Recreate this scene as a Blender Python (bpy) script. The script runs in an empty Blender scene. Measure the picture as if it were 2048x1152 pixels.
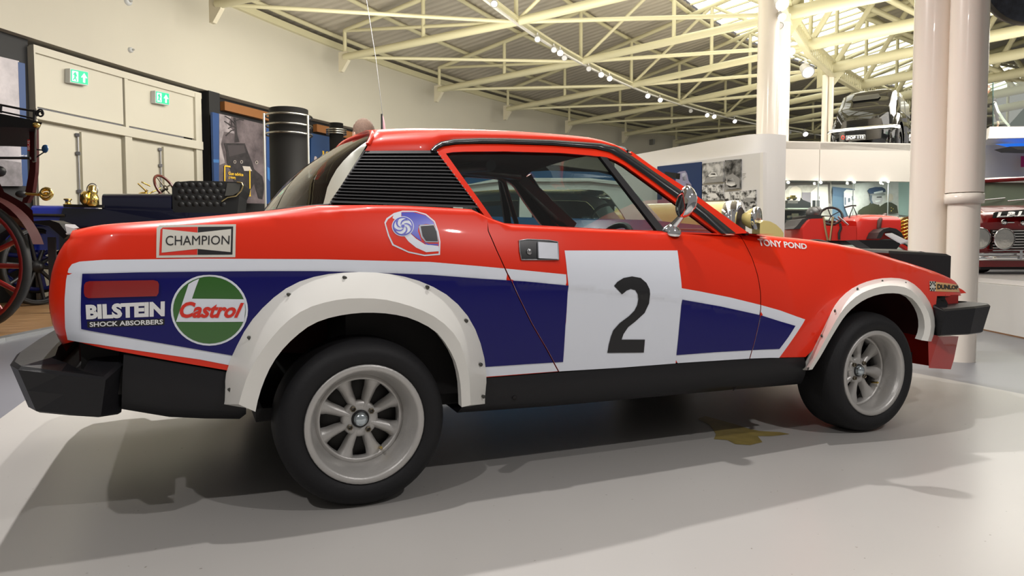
import bpy, math, random
from mathutils import Vector, Matrix, geometry
random.seed(7)
SC = bpy.context.scene
COL = SC.collection
PI = math.pi
# ---------------------------------------------------------------- camera, world, lights, exposure
CP = Vector((-0.4701, -2.1188, 0.7791)); FPX = 1435.6
RX = Vector((0.9126526, -0.4087344, -0.0012294))
UX = Vector((0.0226824, 0.0476434, 0.9986068))
FX = Vector((0.4081064, 0.9114090, -0.0527529))
cam = bpy.data.cameras.new('camera'); camo = bpy.data.objects.new('camera', cam); COL.objects.link(camo)
camo.matrix_world = Matrix.Translation(CP) @ Matrix((RX, UX, -FX)).transposed().to_4x4()
cam.sensor_fit = 'HORIZONTAL'; cam.sensor_width = 36.0; cam.lens = 36.0 * FPX / 2048; cam.clip_start = .05; cam.clip_end = 200
SC.camera = camo
W = bpy.data.worlds.new('world'); SC.world = W; W.use_nodes = True
W.node_tree.nodes['Background'].inputs[0].default_value = (1.0, 0.95, 0.90, 1)
W.node_tree.nodes['Background'].inputs[1].default_value = 0.22
SC.view_settings.view_transform = 'Standard'; SC.view_settings.look = 'None'
SC.view_settings.exposure = 0.0; SC.view_settings.gamma = 1.0; SC.view_settings.use_curve_mapping = False
def spot(name, loc, target, power, size=1.2, radius=.05, blend=.5, col=(1, .95, .88)):
    l = bpy.data.lights.new(name, 'SPOT'); l.energy = power; l.spot_size = size; l.spot_blend = blend
    l.shadow_soft_size = radius; l.color = col
    o = bpy.data.objects.new(name, l); COL.objects.link(o); o.location = loc
    o.rotation_euler = (Vector(target) - Vector(loc)).to_track_quat('-Z', 'Y').to_euler(); return o
def area(name, loc, target, power, sx, sy, col=(1, .95, .88)):
    l = bpy.data.lights.new(name, 'AREA'); l.energy = power; l.shape = 'RECTANGLE'; l.size = sx; l.size_y = sy; l.color = col
    o = bpy.data.objects.new(name, l); COL.objects.link(o); o.location = loc
    o.rotation_euler = (Vector(target) - Vector(loc)).to_track_quat('-Z', 'Y').to_euler(); return o
spot('spot_behind', (-.75, 2.95, 4.9), (1.1, .2, .3), 950, 1.9, .045, .6, (1, .96, .93))
spot('spot_overhead', (.75, .75, 4.9), (.8, .6, 0), 360, 2.0, .05, .8, (1, .96, .93))
spot('spot_near', (2.4, -3.6, 4.3), (1.0, 0, .4), 290, 1.5, .06, .7, (1, .96, .94))
spot('spot_tail', (-2.6, -2.2, 4.4), (-.2, .2, .4), 230, 1.5, .06, .7, (1, .96, .94))
spot('added_saloon_fill', (2.0, 1.9, 4.9), (2.6, 3.3, 1.2), 380, 1.2, .06, .8)  # fill spot added to lift the dim blue saloon
spot('added_photo_wall_fill', (3.7, 2.0, 4.7), (6.2, 5.6, 1.5), 700, 1.1, .1, .8)  # fill spot added to brighten the white photo wall
area('hall_light_left', (2.5, 7.5, 4.6), (0, 9, 0), 520, 6, 3)
area('hall_light_middle', (8.5, 10.5, 4.6), (8, 12, 0), 450, 7, 3)
area('hall_light_right', (11, 4.5, 4.4), (11.5, 6, 0), 290, 5, 4)
area('hall_light_mezzanine', (16, 8, 5.2), (15.5, 8.5, 0), 240, 4, 3)
for q in ((9.62, 7.78), (10.12, 7.57), (10.62, 7.37), (11.12, 7.15)): spot('display_case_lamp', (q[0], q[1], 1.98), (q[0] + .22, q[1] + .42, 1.35), 26, 2.4, .03, .9)
area('added_roof_fill_left', (4, 9, 2.6), (6, 12, 6.5), 330, 5, 4, (1, .96, .84))  # upward fill added to brighten the roof, no fitting stands here
area('added_roof_fill_right', (12.0, 6.0, 3.3), (12.3, 6.4, 8), 330, 6, 5, (1, .96, .84))  # second added upward fill, for the right side of the roof

# ---------------------------------------------------------------- pixel -> place helpers
def ray(x, y): return RX * ((x - 1024) / FPX) + UX * (-(y - 576) / FPX) + FX
def onY(x, y, Y):
    d = ray(x, y); return CP + d * ((Y - CP.y) / d.y)
def onX(x, y, X):
    d = ray(x, y); return CP + d * ((X - CP.x) / d.x)
def onZ(x, y, Z):
    d = ray(x, y); return CP + d * ((Z - CP.z) / d.z)
def onD(x, y, D): return CP + ray(x, y) * D
def proj(P):
    q = Vector(P) - CP; return (1024 + FPX * q.dot(RX) / q.dot(FX), 576 - FPX * q.dot(UX) / q.dot(FX))
def onPlane(x, y, p0, n):
    d = ray(x, y); n = Vector(n); return CP + d * ((Vector(p0) - CP).dot(n) / d.dot(n))
CO = (23.3, -11.7)                    # centre of the round hall
def onCyl(x, y, R=32.95):
    d = ray(x, y); ox, oy = CP.x - CO[0], CP.y - CO[1]
    a = d.x * d.x + d.y * d.y; b = 2 * (ox * d.x + oy * d.y); c = ox * ox + oy * oy - R * R
    return CP + d * ((-b + math.sqrt(b * b - 4 * a * c)) / (2 * a))
def pol(R, a, z=0): return Vector((CO[0] + R * math.cos(a), CO[1] + R * math.sin(a), z))
def angof(P): return math.atan2(P[1] - CO[1], P[0] - CO[0])
def lerp(a, b, t): return a + (b - a) * t
def tab(T, x):
    if x <= T[0][0]: return T[0][1]
    for (a, b), (c, d) in zip(T, T[1:]):
        if x <= c: return b + (d - b) * (x - a) / (c - a)
    return T[-1][1]
def stab(T, x):                       # smooth (Catmull-Rom) table
    n = len(T)
    if x <= T[0][0]: return T[0][1]
    if x >= T[-1][0]: return T[-1][1]
    for i in range(n - 1):
        if x <= T[i + 1][0]: break
    x0, y0 = T[i]; x1, y1 = T[i + 1]
    def sl(j):
        if j == 0: return (T[1][1] - T[0][1]) / (T[1][0] - T[0][0])
        if j == n - 1: return (T[-1][1] - T[-2][1]) / (T[-1][0] - T[-2][0])
        return (T[j + 1][1] - T[j - 1][1]) / (T[j + 1][0] - T[j - 1][0])
    h = x1 - x0; t = (x - x0) / h; m0 = sl(i) * h; m1 = sl(i + 1) * h
    return (2*t**3 - 3*t*t + 1) * y0 + (t**3 - 2*t*t + t) * m0 + (-2*t**3 + 3*t*t) * y1 + (t**3 - t*t) * m1

# ---------------------------------------------------------------- materials
MT = {}
def mat(name, col, rough=.5, metal=0, coat=0, em=0, spec=.5, noise=0, nscale=8, bump=0, bscale=60, emcol=None):
    if name in MT: return MT[name]
    m = bpy.data.materials.new(name); m.use_nodes = True; MT[name] = m
    nt = m.node_tree; b = nt.nodes['Principled BSDF']
    b.inputs['Base Color'].default_value = (*col, 1); b.inputs['Roughness'].default_value = rough
    b.inputs['Metallic'].default_value = metal; b.inputs['Coat Weight'].default_value = coat; b.inputs['Coat Roughness'].default_value = .03
    b.inputs['Specular IOR Level'].default_value = spec
    if em:
        b.inputs['Emission Color'].default_value = (*(emcol or col), 1); b.inputs['Emission Strength'].default_value = em
    tc = nt.nodes.new('ShaderNodeTexCoord')
    if noise:
        n = nt.nodes.new('ShaderNodeTexNoise'); n.inputs['Scale'].default_value = nscale; n.inputs['Detail'].default_value = 6
        nt.links.new(tc.outputs['Object'], n.inputs['Vector'])
        mx = nt.nodes.new('ShaderNodeMix'); mx.data_type = 'RGBA'
        mx.inputs[6].default_value = (*[c * (1 - noise) for c in col], 1); mx.inputs[7].default_value = (*[min(1, c * (1 + noise)) for c in col], 1)
        nt.links.new(n.outputs['Fac'], mx.inputs[0]); nt.links.new(mx.outputs[2], b.inputs['Base Color'])
    if bump:
        n = nt.nodes.new('ShaderNodeTexNoise'); n.inputs['Scale'].default_value = bscale; n.inputs['Detail'].default_value = 4
        nt.links.new(tc.outputs['Object'], n.inputs['Vector'])
        bp = nt.nodes.new('ShaderNodeBump'); bp.inputs['Strength'].default_value = bump; bp.inputs['Distance'].default_value = .01
        nt.links.new(n.outputs['Fac'], bp.inputs['Height']); nt.links.new(bp.outputs[0], b.inputs['Normal'])
    return m
def glass_mat(name, tint=(.8, .85, .85), refl=.08, ior=1.5):
    if name in MT: return MT[name]
    m = bpy.data.materials.new(name); m.use_nodes = True; MT[name] = m; nt = m.node_tree; nt.nodes.clear()
    o = nt.nodes.new('ShaderNodeOutputMaterial'); mx = nt.nodes.new('ShaderNodeMixShader'); t = nt.nodes.new('ShaderNodeBsdfTransparent')
    g = nt.nodes.new('ShaderNodeBsdfGlossy'); g.inputs['Roughness'].default_value = 0.01; t.inputs[0].default_value = (*tint, 1)
    lw = nt.nodes.new('ShaderNodeLayerWeight'); p = nt.nodes.new('ShaderNodeMath'); p.operation = 'POWER'; p.inputs[1].default_value = 4
    f = nt.nodes.new('ShaderNodeMath'); f.operation = 'MULTIPLY_ADD'; f.inputs[1].default_value = .9; f.inputs[2].default_value = refl * .6
    nt.links.new(lw.outputs['Facing'], p.inputs[0]); nt.links.new(p.outputs[0], f.inputs[0])
    nt.links.new(f.outputs[0], mx.inputs[0]); nt.links.new(t.outputs[0], mx.inputs[1]); nt.links.new(g.outputs[0], mx.inputs[2]); nt.links.new(mx.outputs[0], o.inputs[0])
    return m
RED = mat('rally red paint', (.80, .026, .003), .35, coat=.4, spec=.25)
WHITE = mat('white livery', (.80, .84, .92), .35, coat=.4, spec=.3)
BLUE = mat('blue livery', (.003, .003, .125), .35, coat=.35, spec=.15)
FLARE = mat('aged white fibreglass', (.86, .85, .80), .35, coat=.3, noise=.04, nscale=6)
BLK = mat('satin black', (.012, .012, .014), .45)
RUB = mat('black rubber', (.009, .009, .0105), .62, spec=.35, bump=.1, bscale=90)
BUMP = mat('bumper plastic', (.009, .009, .011), .45, spec=.35, bump=.05, bscale=200)
DARK = mat('dark cavity', (.006, .005, .005), .8)
WELL = mat('dark red wheel well', (.06, .006, .004), .7, noise=.3)
CHR = mat('chrome', (.82, .83, .85), .06, metal=1)
ALU = mat('cast aluminium', (.50, .488, .47), .42, metal=.5, noise=.10, nscale=14, bump=.1, bscale=160)
STEEL = mat('steel', (.35, .35, .36), .35, metal=1)
BRASS = mat('polished brass', (.80, .58, .18), .15, metal=1)
GREEN = mat('sponsor green', (.02, .13, .008), .3, coat=.8)
GLASS = glass_mat('car glass', (.62, .68, .67))
CLEAR = glass_mat('clear glass', (.9, .96, .94))
CREAMW = mat('cream wall paint', (.56, .53, .44), .7, noise=.05, nscale=.6)
STEELC = mat('cream painted steel', (.62, .58, .38), .38, noise=.03, nscale=1)
COLP = mat('cream column gloss', (.88, .80, .70), .22, coat=.4)
ROOFM = mat('corrugated roof sheet', (.46, .42, .35), .45, noise=.08, nscale=2)
PANW = mat('white display panel', (.78, .76, .74), .5, noise=.02, nscale=1)
PANG = mat('warm grey panel', (.68, .64, .58), .55, noise=.02, nscale=1)
BLKP = mat('matt black panel', (.012, .012, .013), .6, noise=.2, nscale=2)
PBLUE = mat('exhibit blue', (.012, .055, .19), .45)
GOLD = mat('golden lettering', (.80, .50, .03), .5)
INKW = mat('white lettering', (.85, .85, .85), .5)
INKB = mat('black lettering', (.01, .01, .012), .45)
INKR = mat('red lettering', (.75, .03, .015), .4)

# ---------------------------------------------------------------- mesh helpers
ORG = [Vector((0, 0, 0))]
def link(name, me, parent=None):
    o = bpy.data.objects.new(name, me); COL.objects.link(o)
    if parent is not None: o.parent = parent
    return o
def mesh(name, verts, faces, m, parent=None, smooth=False, normals=None, mats=None, mi=None):
    me = bpy.data.meshes.new(name); g = ORG[0]
    me.from_pydata([tuple(Vector(v) - g) for v in verts], [], faces)
    for q in (mats or [m]): me.materials.append(q)
    if mi: me.polygons.foreach_set('material_index', mi)
    if smooth: me.polygons.foreach_set('use_smooth', [True] * len(me.polygons))
    me.validate(); me.update()
    if normals and len(me.vertices) == len(normals): me.normals_split_custom_set_from_vertices(normals)
    return link(name, me, parent)
class MB:
    def __init__(s): s.v = []; s.f = []; s.sm = []; s.mi = []; s.cur = 0
    def add(s, v, f, smooth=False):
        n = len(s.v); s.v += [Vector(q) for q in v]; s.f += [tuple(i + n for i in q) for q in f]; s.sm += [smooth] * len(f); s.mi += [s.cur] * len(f); return s
    def box(s, a, b):
        x0, y0, z0 = a; x1, y1, z1 = b
        return s.add([(x0,y0,z0),(x1,y0,z0),(x1,y1,z0),(x0,y1,z0),(x0,y0,z1),(x1,y0,z1),(x1,y1,z1),(x0,y1,z1)], BOXF)
    def obox(s, c, sx, sy, sz, rz=0, M=None):
        M = M or Matrix.Rotation(rz, 3, 'Z'); v = []
        for z in (-sz/2, sz/2):
            for x, y in ((-sx/2,-sy/2),(sx/2,-sy/2),(sx/2,sy/2),(-sx/2,sy/2)): v.append(Vector(c) + M @ Vector((x, y, z)))
        return s.add(v, BOXF)
    def bar(s, p, q, w, h, up=(0, 0, 1)):
        p = Vector(p); q = Vector(q); d = (q - p).normalized(); r = d.cross(Vector(up))
        if r.length < 1e-4: r = d.cross(Vector((1, 0, 0)))
        r.normalize(); u = r.cross(d); v = []
        for e in (p, q):
            for a, b in ((-1,-1),(1,-1),(1,1),(-1,1)): v.append(e + r*(a*w/2) + u*(b*h/2))
        return s.add(v, BOXF)
    def tube(s, pts, r, n=10, closed=False, caps=True):
        pts = [Vector(p) for p in pts]; N = len(pts); v = []; f = []; prev = None
        for i, p in enumerate(pts):
            if closed: d = pts[(i+1) % N] - pts[i-1]
            else: d = pts[min(i+1, N-1)] - pts[max(i-1, 0)]
            d.normalize()
            a = prev - d * prev.dot(d) if prev is not None else d.cross(Vector((0, 0, 1)))
            if a.length < 1e-4: a = d.cross(Vector((1, 0, 0)))
            a.normalize(); b = d.cross(a); prev = a
            rr = r[i] if isinstance(r, (list, tuple)) else r
            for k in range(n):
                t = 2*PI*k/n; v.append(p + a*(rr*math.cos(t)) + b*(rr*math.sin(t)))
        for i in range(N if closed else N-1):
            j = (i+1) % N
            for k in range(n):
                l = (k+1) % n; f.append((i*n+k, i*n+l, j*n+l, j*n+k))
        s.add(v, f, True)
        if caps and not closed: s.add(v[:n], [tuple(range(n))]); s.add(v[-n:], [tuple(reversed(range(n)))])
        return s
    def lathe(s, prof, o=(0,0,0), axis=(0,0,1), n=32, smooth=True, a0=0, a1=2*PI):
        o = Vector(o); w = Vector(axis).normalized(); a = w.orthogonal().normalized()
        if abs(w.y) > .99: a = Vector((1, 0, 0))
        b = w.cross(a); v = []; f = []; full = abs(a1 - a0 - 2*PI) < 1e-6; m = n if full else n + 1
        for r, h in prof:
            for k in range(m):
                t = a0 + (a1 - a0)*k/n; v.append(o + w*h + a*(r*math.cos(t)) + b*(r*math.sin(t)))
        for i in range(len(prof)-1):
            for k in range(n):
                l = (k+1) % m; f.append((i*m+k, i*m+l, (i+1)*m+l, (i+1)*m+k))
        return s.add(v, f, smooth)
    def prism(s, pts, d):                 # extrude polygon (3d points) along d
        n = len(pts); pts = [Vector(p) for p in pts]; d = Vector(d)
        s.add(pts, [tuple(range(n))]); s.add([p + d for p in pts], [tuple(reversed(range(n)))])
        v = pts + [p + d for p in pts]
        return s.add(v, [(i, (i+1) % n, n + (i+1) % n, n + i) for i in range(n)])
    def grid(s, rows, smooth=True, closed=False):
        n = len(rows[0]); v = [p for r in rows for p in r]; f = []
        for i in range(len(rows)-1):
            for k in range(n if closed else n-1):
                l = (k+1) % n; f.append((i*n+k, i*n+l, (i+1)*n+l, (i+1)*n+k))
        return s.add(v, f, smooth)
    def ball(s, c, r, n=16, sc=(1,1,1), M=None):
        rows = []
        for i in range(n//2+1):
            p = PI*i/(n//2); row = []
            for k in range(n):
                t = 2*PI*k/n; q = Vector((sc[0]*r*math.sin(p)*math.cos(t), sc[1]*r*math.sin(p)*math.sin(t), sc[2]*r*math.cos(p)))
                if M: q = M @ q
                row.append(Vector(c)+q)
            rows.append(row)
        return s.grid(rows, True, True)
    def build(s, name, m, parent=None, **kw):
        mats = m if isinstance(m, list) else [m]
        me = bpy.data.meshes.new(name); g = ORG[0]
        me.from_pydata([tuple(v - g) for v in s.v], [], s.f)
        for q in mats: me.materials.append(q)
        me.polygons.foreach_set('use_smooth', s.sm)
        me.polygons.foreach_set('material_index', s.mi); me.update()
        o = link(name, me, parent)
        for k, v in kw.items(): o[k] = v
        return o
BOXF = [(0,3,2,1),(4,5,6,7),(0,1,5,4),(1,2,6,5),(2,3,7,6),(3,0,4,7)]
def tag(o, label=None, cat=None, group=None, kind=None):
    if label: o['label'] = label
    if cat: o['category'] = cat
    if group: o['group'] = group
    if kind: o['kind'] = kind
    return o
def thing(name, label, cat, loc=(0,0,0), rz=0, group=None, world=True):
    o = bpy.data.objects.new(name, None); COL.objects.link(o); o.location = loc; o.rotation_euler = (0, 0, rz)
    o.empty_display_size = .1; ORG[0] = Vector(loc) if world else Vector((0, 0, 0)); return tag(o, label, cat, group)
def done(): ORG[0] = Vector((0, 0, 0))
def struct(o): o['kind'] = 'structure'; return o
def copy_tree(o, parent=None):
    c = o.copy(); COL.objects.link(c)
    if parent is not None: c.parent = parent
    for ch in list(o.children): copy_tree(ch, c)
    return c
TXT = {}
def text2d(s, bold=0, shear=0):
    k = (s, bold, shear)
    if k in TXT: return TXT[k]
    cu = bpy.data.curves.new('t', 'FONT'); cu.body = s; cu.size = 1; cu.offset = bold; cu.shear = shear; cu.resolution_u = 3
    o = bpy.data.objects.new('t', cu); COL.objects.link(o); bpy.context.view_layer.update()
    me = bpy.data.meshes.new_from_object(o.evaluated_get(bpy.context.evaluated_depsgraph_get()))
    v = [(p.co.x, p.co.y) for p in me.vertices]; f = [tuple(p.vertices) for p in me.polygons]
    bpy.data.objects.remove(o); bpy.data.curves.remove(cu); bpy.data.meshes.remove(me)
    x0 = min(p[0] for p in v); x1 = max(p[0] for p in v); y0 = min(p[1] for p in v); y1 = max(p[1] for p in v)
    TXT[k] = ([((x-x0)/(x1-x0), (y-y0)/(y1-y0)) for x, y in v], f); return TXT[k]
def quad_text(name, s, quad, place, m, parent, bold=.02, shear=0):
    """quad = TL,TR,BR,BL in picture px; place(px,py)->point on the surface"""
    v, f = text2d(s, bold, shear); TL, TR, BR, BL = quad; out = []
    for u, w in v:
        x = (TL[0]*(1-u)+TR[0]*u)*w + (BL[0]*(1-u)+BR[0]*u)*(1-w); y = (TL[1]*(1-u)+TR[1]*u)*w + (BL[1]*(1-u)+BR[1]*u)*(1-w)
        out.append(place(x, y))
    return mesh(name, out, f, m, parent)
def poly(name, pts, place, m, parent=None):
    """flat or gently curved patch: fan-triangulated polygon from px outline"""
    P = [place(*p) for p in pts]
    tri = geometry.tessellate_polygon([[Vector((p[0], -p[1], 0)) for p in pts]])
    return mesh(name, P, [tuple(t) for t in tri], m, parent)
def fixwind(o): return o
def zc(x0, y0, s): return lambda x, y: (x0 + x / s, y0 + y / s)
Z3 = zc(0, 180, 2.304); Z4 = zc(0, 400, 2.5047); Z5 = zc(440, 520, 2.2589); Z6 = zc(600, 220, 3.4133); Z7 = zc(860, 270, 2.9257); Z8 = zc(960, 460, 3.2)
Y1 = zc(1540, 440, 2.504); Y2 = zc(1300, 240, 4.115); Y3 = zc(1560, 340, 6.0235); Y4 = zc(1640, 160, 5.0196); Y5 = zc(1860, 240, 2.505)
Y6 = zc(400, 0, 3.4133); Y7 = zc(900, 0, 3.2); Y8 = zc(1400, 0, 3.1605); B2 = zc(1780, 560, 7.2015); A1 = zc(0, 0, 2.742); A2 = zc(400, 180, 4.8)
def zz(Z, *p): return [Z(*q) for q in p]
# ================================================================= the rally coupe
YC = .86
BASE = [(-.82, .06), (-.4, .05), (0, .042), (1, .038), (2.16, .05), (2.5, .075), (2.8, .13), (3.0, .19), (3.08, .235), (3.2, .32)]
CREASE = []
def base(x): return stab(BASE, x)
for q in [(165, 546), (400, 541), (640, 541), (860, 548), (960, 557), (1136, 571), (1364, 599), (1521, 630), (1590, 652)]:
    P = onY(*q, .045); CREASE.append((P.x, P.z))
CREASE = [(-1, CREASE[0][1])] + CREASE + [(2.1, .54), (2.5, .47), (3.2, .43)]
XT = [(.40, -.76), (.50, -.79), (.56, -.815), (.64, -.825), (.72, -.815), (.79, -.79), (.85, -.745), (.92, -.70)]
def xt(z): return stab(XT, z)
def S(x, z):
    c = tab(CREASE, x); f = 1 if x < 1.3 else max(0, 1 - (x - 1.3) / .4)
    h = z - c; y = base(x)
    if h < 0: y += f * .004 * min(1, -h / .013) + .05 * (-h) + .25 * h * h
    else: y += .10 * h + .95 * h * h
    t = xt(z); u = (t + .14 - x) / .14
    if u > 0: y += .12 * (1 - math.sqrt(max(0, 1 - min(1, u) ** 2)))
    return y
def fixp(px, py, fn, y0=.1, n=14):
    Y = y0
    for i in range(n):
        P = onY(px, py, Y); Y = Y * .3 + .7 * fn(P.x, P.z)
    return onY(px, py, Y)
def atS(px, py, off=0): 
    P = fixp(px, py, S); return Vector((P.x, S(P.x, P.z) - off, P.z))
def sx(px, py): P = fixp(px, py, S); return (P.x, P.z)
TOP = []
for q in [(154, 457), (200, 449), (335, 440), (539, 421), (635, 409), (800, 411), (940, 418), (975, 436), (1010, 449), (1200, 459), (1431, 468), (1500, 467), (1568, 469), (1640, 478), (1728, 494), (1787, 512), (1867, 540), (1923, 573)]:
    Y = .15
    for i in range(12): P = onY(*q, Y); Y = base(P.x) + .10
    TOP.append((P.x, P.z))
TOP[-1] = (TOP[-1][0], TOP[-1][1])
def ztop(x): return tab(TOP, x)
def AB(x):
    if x < -.08 or x > 1.75: k = 1
    elif x < .05: k = 1 - (x + .08) / .13
    elif x > 1.6: k = (x - 1.6) / .15
    else: k = 0
    return lerp(.04, .09, k), lerp(.02, .045, k)
F0 = .3
def surf(x, s):
    a, b = AB(x); zt = ztop(x); zs = zt - b * (1 - math.sin(F0))
    if s <= zs: return Vector((x, S(x, s), s))
    t = min(1, (s - zs) / .10); ph = F0 + (PI/2 - F0) * t
    return Vector((x, S(x, zs) + a * (math.cos(F0) - math.cos(ph)), zs + b * (math.sin(ph) - math.sin(F0))))
def smax(x):
    a, b = AB(x); return ztop(x) - b * (1 - math.sin(F0)) + .10
def cdt_panel(name, outline, fn, m, parent, step=.025, off=0, extra=(), cuts=(), mirror=False, flipn=False):
    """outline in (x,s) param space -> triangulated panel on the body surface"""
    def inside(p, poly):
        c = False; n = len(poly)
        for i in range(n):
            a, b = poly[i], poly[(i+1) % n]
            if (a[1] > p[1]) != (b[1] > p[1]) and p[0] < (b[0]-a[0])*(p[1]-a[1])/(b[1]-a[1]) + a[0]: c = not c
        return c
    ol = []
    for i, a in enumerate(outline):                    # refine outline
        b = outline[(i+1) % len(outline)]; d = math.hypot(b[0]-a[0], b[1]-a[1]); k = max(1, int(d / step))
        for j in range(k): ol.append((lerp(a[0], b[0], j/k), lerp(a[1], b[1], j/k)))
    x0 = min(p[0] for p in ol); x1 = max(p[0] for p in ol); y0 = min(p[1] for p in ol); y1 = max(p[1] for p in ol)
    pts = []; r2 = (step*.45)**2
    gx = x0 + step/2
    def near(p): return any((p[0]-q[0])**2 + (p[1]-q[1])**2 < r2 for q in ol)
    while gx < x1:
        gy = y0 + step/2
        while gy < y1:
            p = (gx, gy)
            if inside(p, ol) and not near(p): pts.append(p)
            gy += step
        gx += step
    if x0 < -.6: pts += [p for p in [(xt(z) + dd_, z) for z in [i*.012 + .53 for i in range(30)] for dd_ in (.002, .006, .013, .024, .04)] if inside(p, ol)]
    for p in extra:
        if inside(p, ol): pts.append(p)
    if cuts or len(outline) > 6:
        gx = x0 + .012
        while gx < x1:
            if gx < 2.2:
                for dz in (0, -.013):
                    p = (gx, tab(CREASE, gx) + dz)
                    if inside(p, ol): pts.append(p)
            gx += .02
    n = len(ol); vs = [Vector(p) for p in ol + pts]; ed = []
    lines = []
    for L in cuts:
        for sgn in (-1, 1):
            k0 = len(vs)
            for i, p in enumerate(L):
                a = L[max(0, i-1)]; b = L[min(len(L)-1, i+1)]; dx, dy = b[0]-a[0], b[1]-a[1]; l = math.hypot(dx, dy)
                vs.append(Vector((p[0] - dy/l*.0022*sgn, p[1] + dx/l*.0022*sgn)))
            ed += [(k0+i, k0+i+1) for i in range(len(L)-1)]
    V, E, Fc, *_ = geometry.delaunay_2d_cdt(vs, ed, [list(range(n))], 1, 1e-6)
    out = []
    for f in Fc:
        c = [(V[f[0]][k] + V[f[1]][k] + V[f[2]][k]) / 3 for k in (0, 1)]
        if not inside(c, ol): continue
        bad = False
        for L in cuts:
            for a, b in zip(L, L[1:]):
                dx, dy = b[0]-a[0], b[1]-a[1]; t = max(0, min(1, ((c[0]-a[0])*dx + (c[1]-a[1])*dy)/(dx*dx+dy*dy)))
                if math.hypot(c[0]-a[0]-t*dx, c[1]-a[1]-t*dy) < .0021: bad = True
        if not bad: out.append(tuple(f))
    vv = []; nn = []
    for p in V:
        P = fn(p[0], p[1]); e = .002
        N = (fn(p[0]+e, p[1]) - fn(p[0]-e, p[1])).cross(fn(p[0], p[1]+e) - fn(p[0], p[1]-e))
        N = N.normalized() if N.length > 1e-12 else Vector((0, -1, 0))
        if N.y > 0 and abs(N.y) > .05: N = -N
        Q = P + N * off
        if mirror: Q = Vector((Q.x, 2*YC - Q.y, Q.z)); N = Vector((N.x, -N.y, N.z))
        vv.append(Q); nn.append(N)
    # orient triangles with the normals
    ff = []
    for f in out:
        a, b, c = (vv[i] for i in f)
        if (b-a).cross(c-a).dot(nn[f[0]]) < 0: f = (f[0], f[2], f[1])
        ff.append(f)
    par = list(range(len(vv)))
    def find(i):
        while par[i] != i: par[i] = par[par[i]]; i = par[i]
        return i
    for f in ff:
        r = find(f[0]); par[find(f[1])] = r; par[find(f[2])] = r
    comp = {}
    for f in ff: comp.setdefault(find(f[0]), []).append(f)
    def ar(fs): return sum(((vv[f[1]]-vv[f[0]]).cross(vv[f[2]]-vv[f[0]])).length/2 for f in fs)
    cl = sorted(comp.values(), key=ar, reverse=True); big = ar(cl[0]); first = None
    for fs in cl:
        if fs is not cl[0] and ar(fs) < max(.00004, big*.0004): continue
        used = sorted({i for f in fs for i in f}); mp = {o: k for k, o in enumerate(used)}
        o = mesh(name, [vv[i] for i in used], [tuple(mp[i] for i in f) for f in fs], m, parent, True, [nn[i] for i in used])
        first = first or o
    return first
def P2(l): return [sx(*q) for q in l]
CAR = thing('rally_car', 'big red wedge-shaped rally coupe with number 2 on its door, in the foreground', 'car', (1.08, YC, 0))
# shut lines
shutR = P2([(976, 440), (976.5, 462), (993, 500), (1013, 544), (1037, 595), (1063, 647.5), (1092, 697), (1117, 743)])
shutF = P2([(1479, 468), (1488, 484), (1504, 516), (1515, 550), (1521, 585), (1521, 618), (1516, 650), (1508, 684), (1499, 717)])
G2 = .0018
def shift(L, d): return [(x+d, z) for x, z in L]
tailz = [.52, .545, .57, .60, .64, .68, .72, .75, .78, .80, .82]
tail_edge = [(xt(z) + .0008, z) for z in tailz]
xs0 = tail_edge[-1][0]
archR = P2([(470, 745), (490, 735), (500, 712), (520, 680), (552, 648), (600, 615), (652, 600), (728, 595), (816, 608), (880, 638), (922, 686), (938, 735), (940, 752)])
quarter_top = []
x = shutR[0][0] - G2
while x > -.70: quarter_top.append((x, smax(x) - .0003)); x -= .03
quarter = tail_edge + [(-.765, .87), (-.745, smax(-.72)-.012)] + list(reversed(quarter_top)) + [(p[0]-G2, p[1]) for p in shutR] + P2([(969, 755)]) + list(reversed(archR)) + P2([(451, 740), (350, 723), (235, 702), (150, 682)])
ex = [(xt(z) + d, z) for z in [i*.012 + .53 for i in range(30)] for d in (.002, .006, .013, .024, .04)]
for mir in (False, True):
    cdt_panel('rear_quarter_panel', quarter, surf, RED, CAR, mirror=mir)
doorp = [(x, smax(x)-.0003) for x in [lerp(shutR[0][0]+.002, shutF[0][0]-.002, i/36) for i in range(37)]]
door = doorp + shift(shutF, -G2) + P2([(1400, 722), (1200, 736)]) + list(reversed(shift(shutR, G2)))[:-1]
wingp = [(x, smax(x)-.0003) for x in [lerp(shutF[0][0]+.002, 3.06, i/50) for i in range(51)]]
archF = P2([(1611, 714), (1632, 694), (1650, 668), (1680, 630), (1712, 600), (1745, 582), (1780, 576), (1812, 581), (1835, 597), (1851, 625), (1858, 655), (1859, 676)])
nose_low = P2([(1876, 680), (1874, 640), (1872, 609), (1874, 592), (1900, 592), (1925, 591), (1933, 586)])
wing = wingp + list(reversed(nose_low)) + list(reversed(archF)) + P2([(1560, 715)]) + list(reversed(shift(shutF, G2)))
DOORS = []; WINGS = []
for mir in (False, True):
    DOORS.append(cdt_panel('door_panel', door, surf, RED, CAR, mirror=mir))
    WINGS.append(cdt_panel('front_wing', wing, surf, RED, CAR, mirror=mir))
# inner liner so that the shut lines read dark
lin = [(-.7, .56), (-.70, .80), (0.5, .82), (1.6, .80), (2.4, .70), (2.9, .6), (2.9, .52)] + list(reversed([(p[0], p[1]+.02) for p in archF])) + [(1.6, .33), (.45, .33)] + list(reversed([(p[0], p[1]+.02) for p in archR])) + [(-.4, .5)]
for mir in (False, True):
    tag(cdt_panel('inner_liner', lin, lambda x, s: Vector((x, S(x, s) + .014, s)), DARK, CAR, step=.06, mirror=mir), kind=None)

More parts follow.
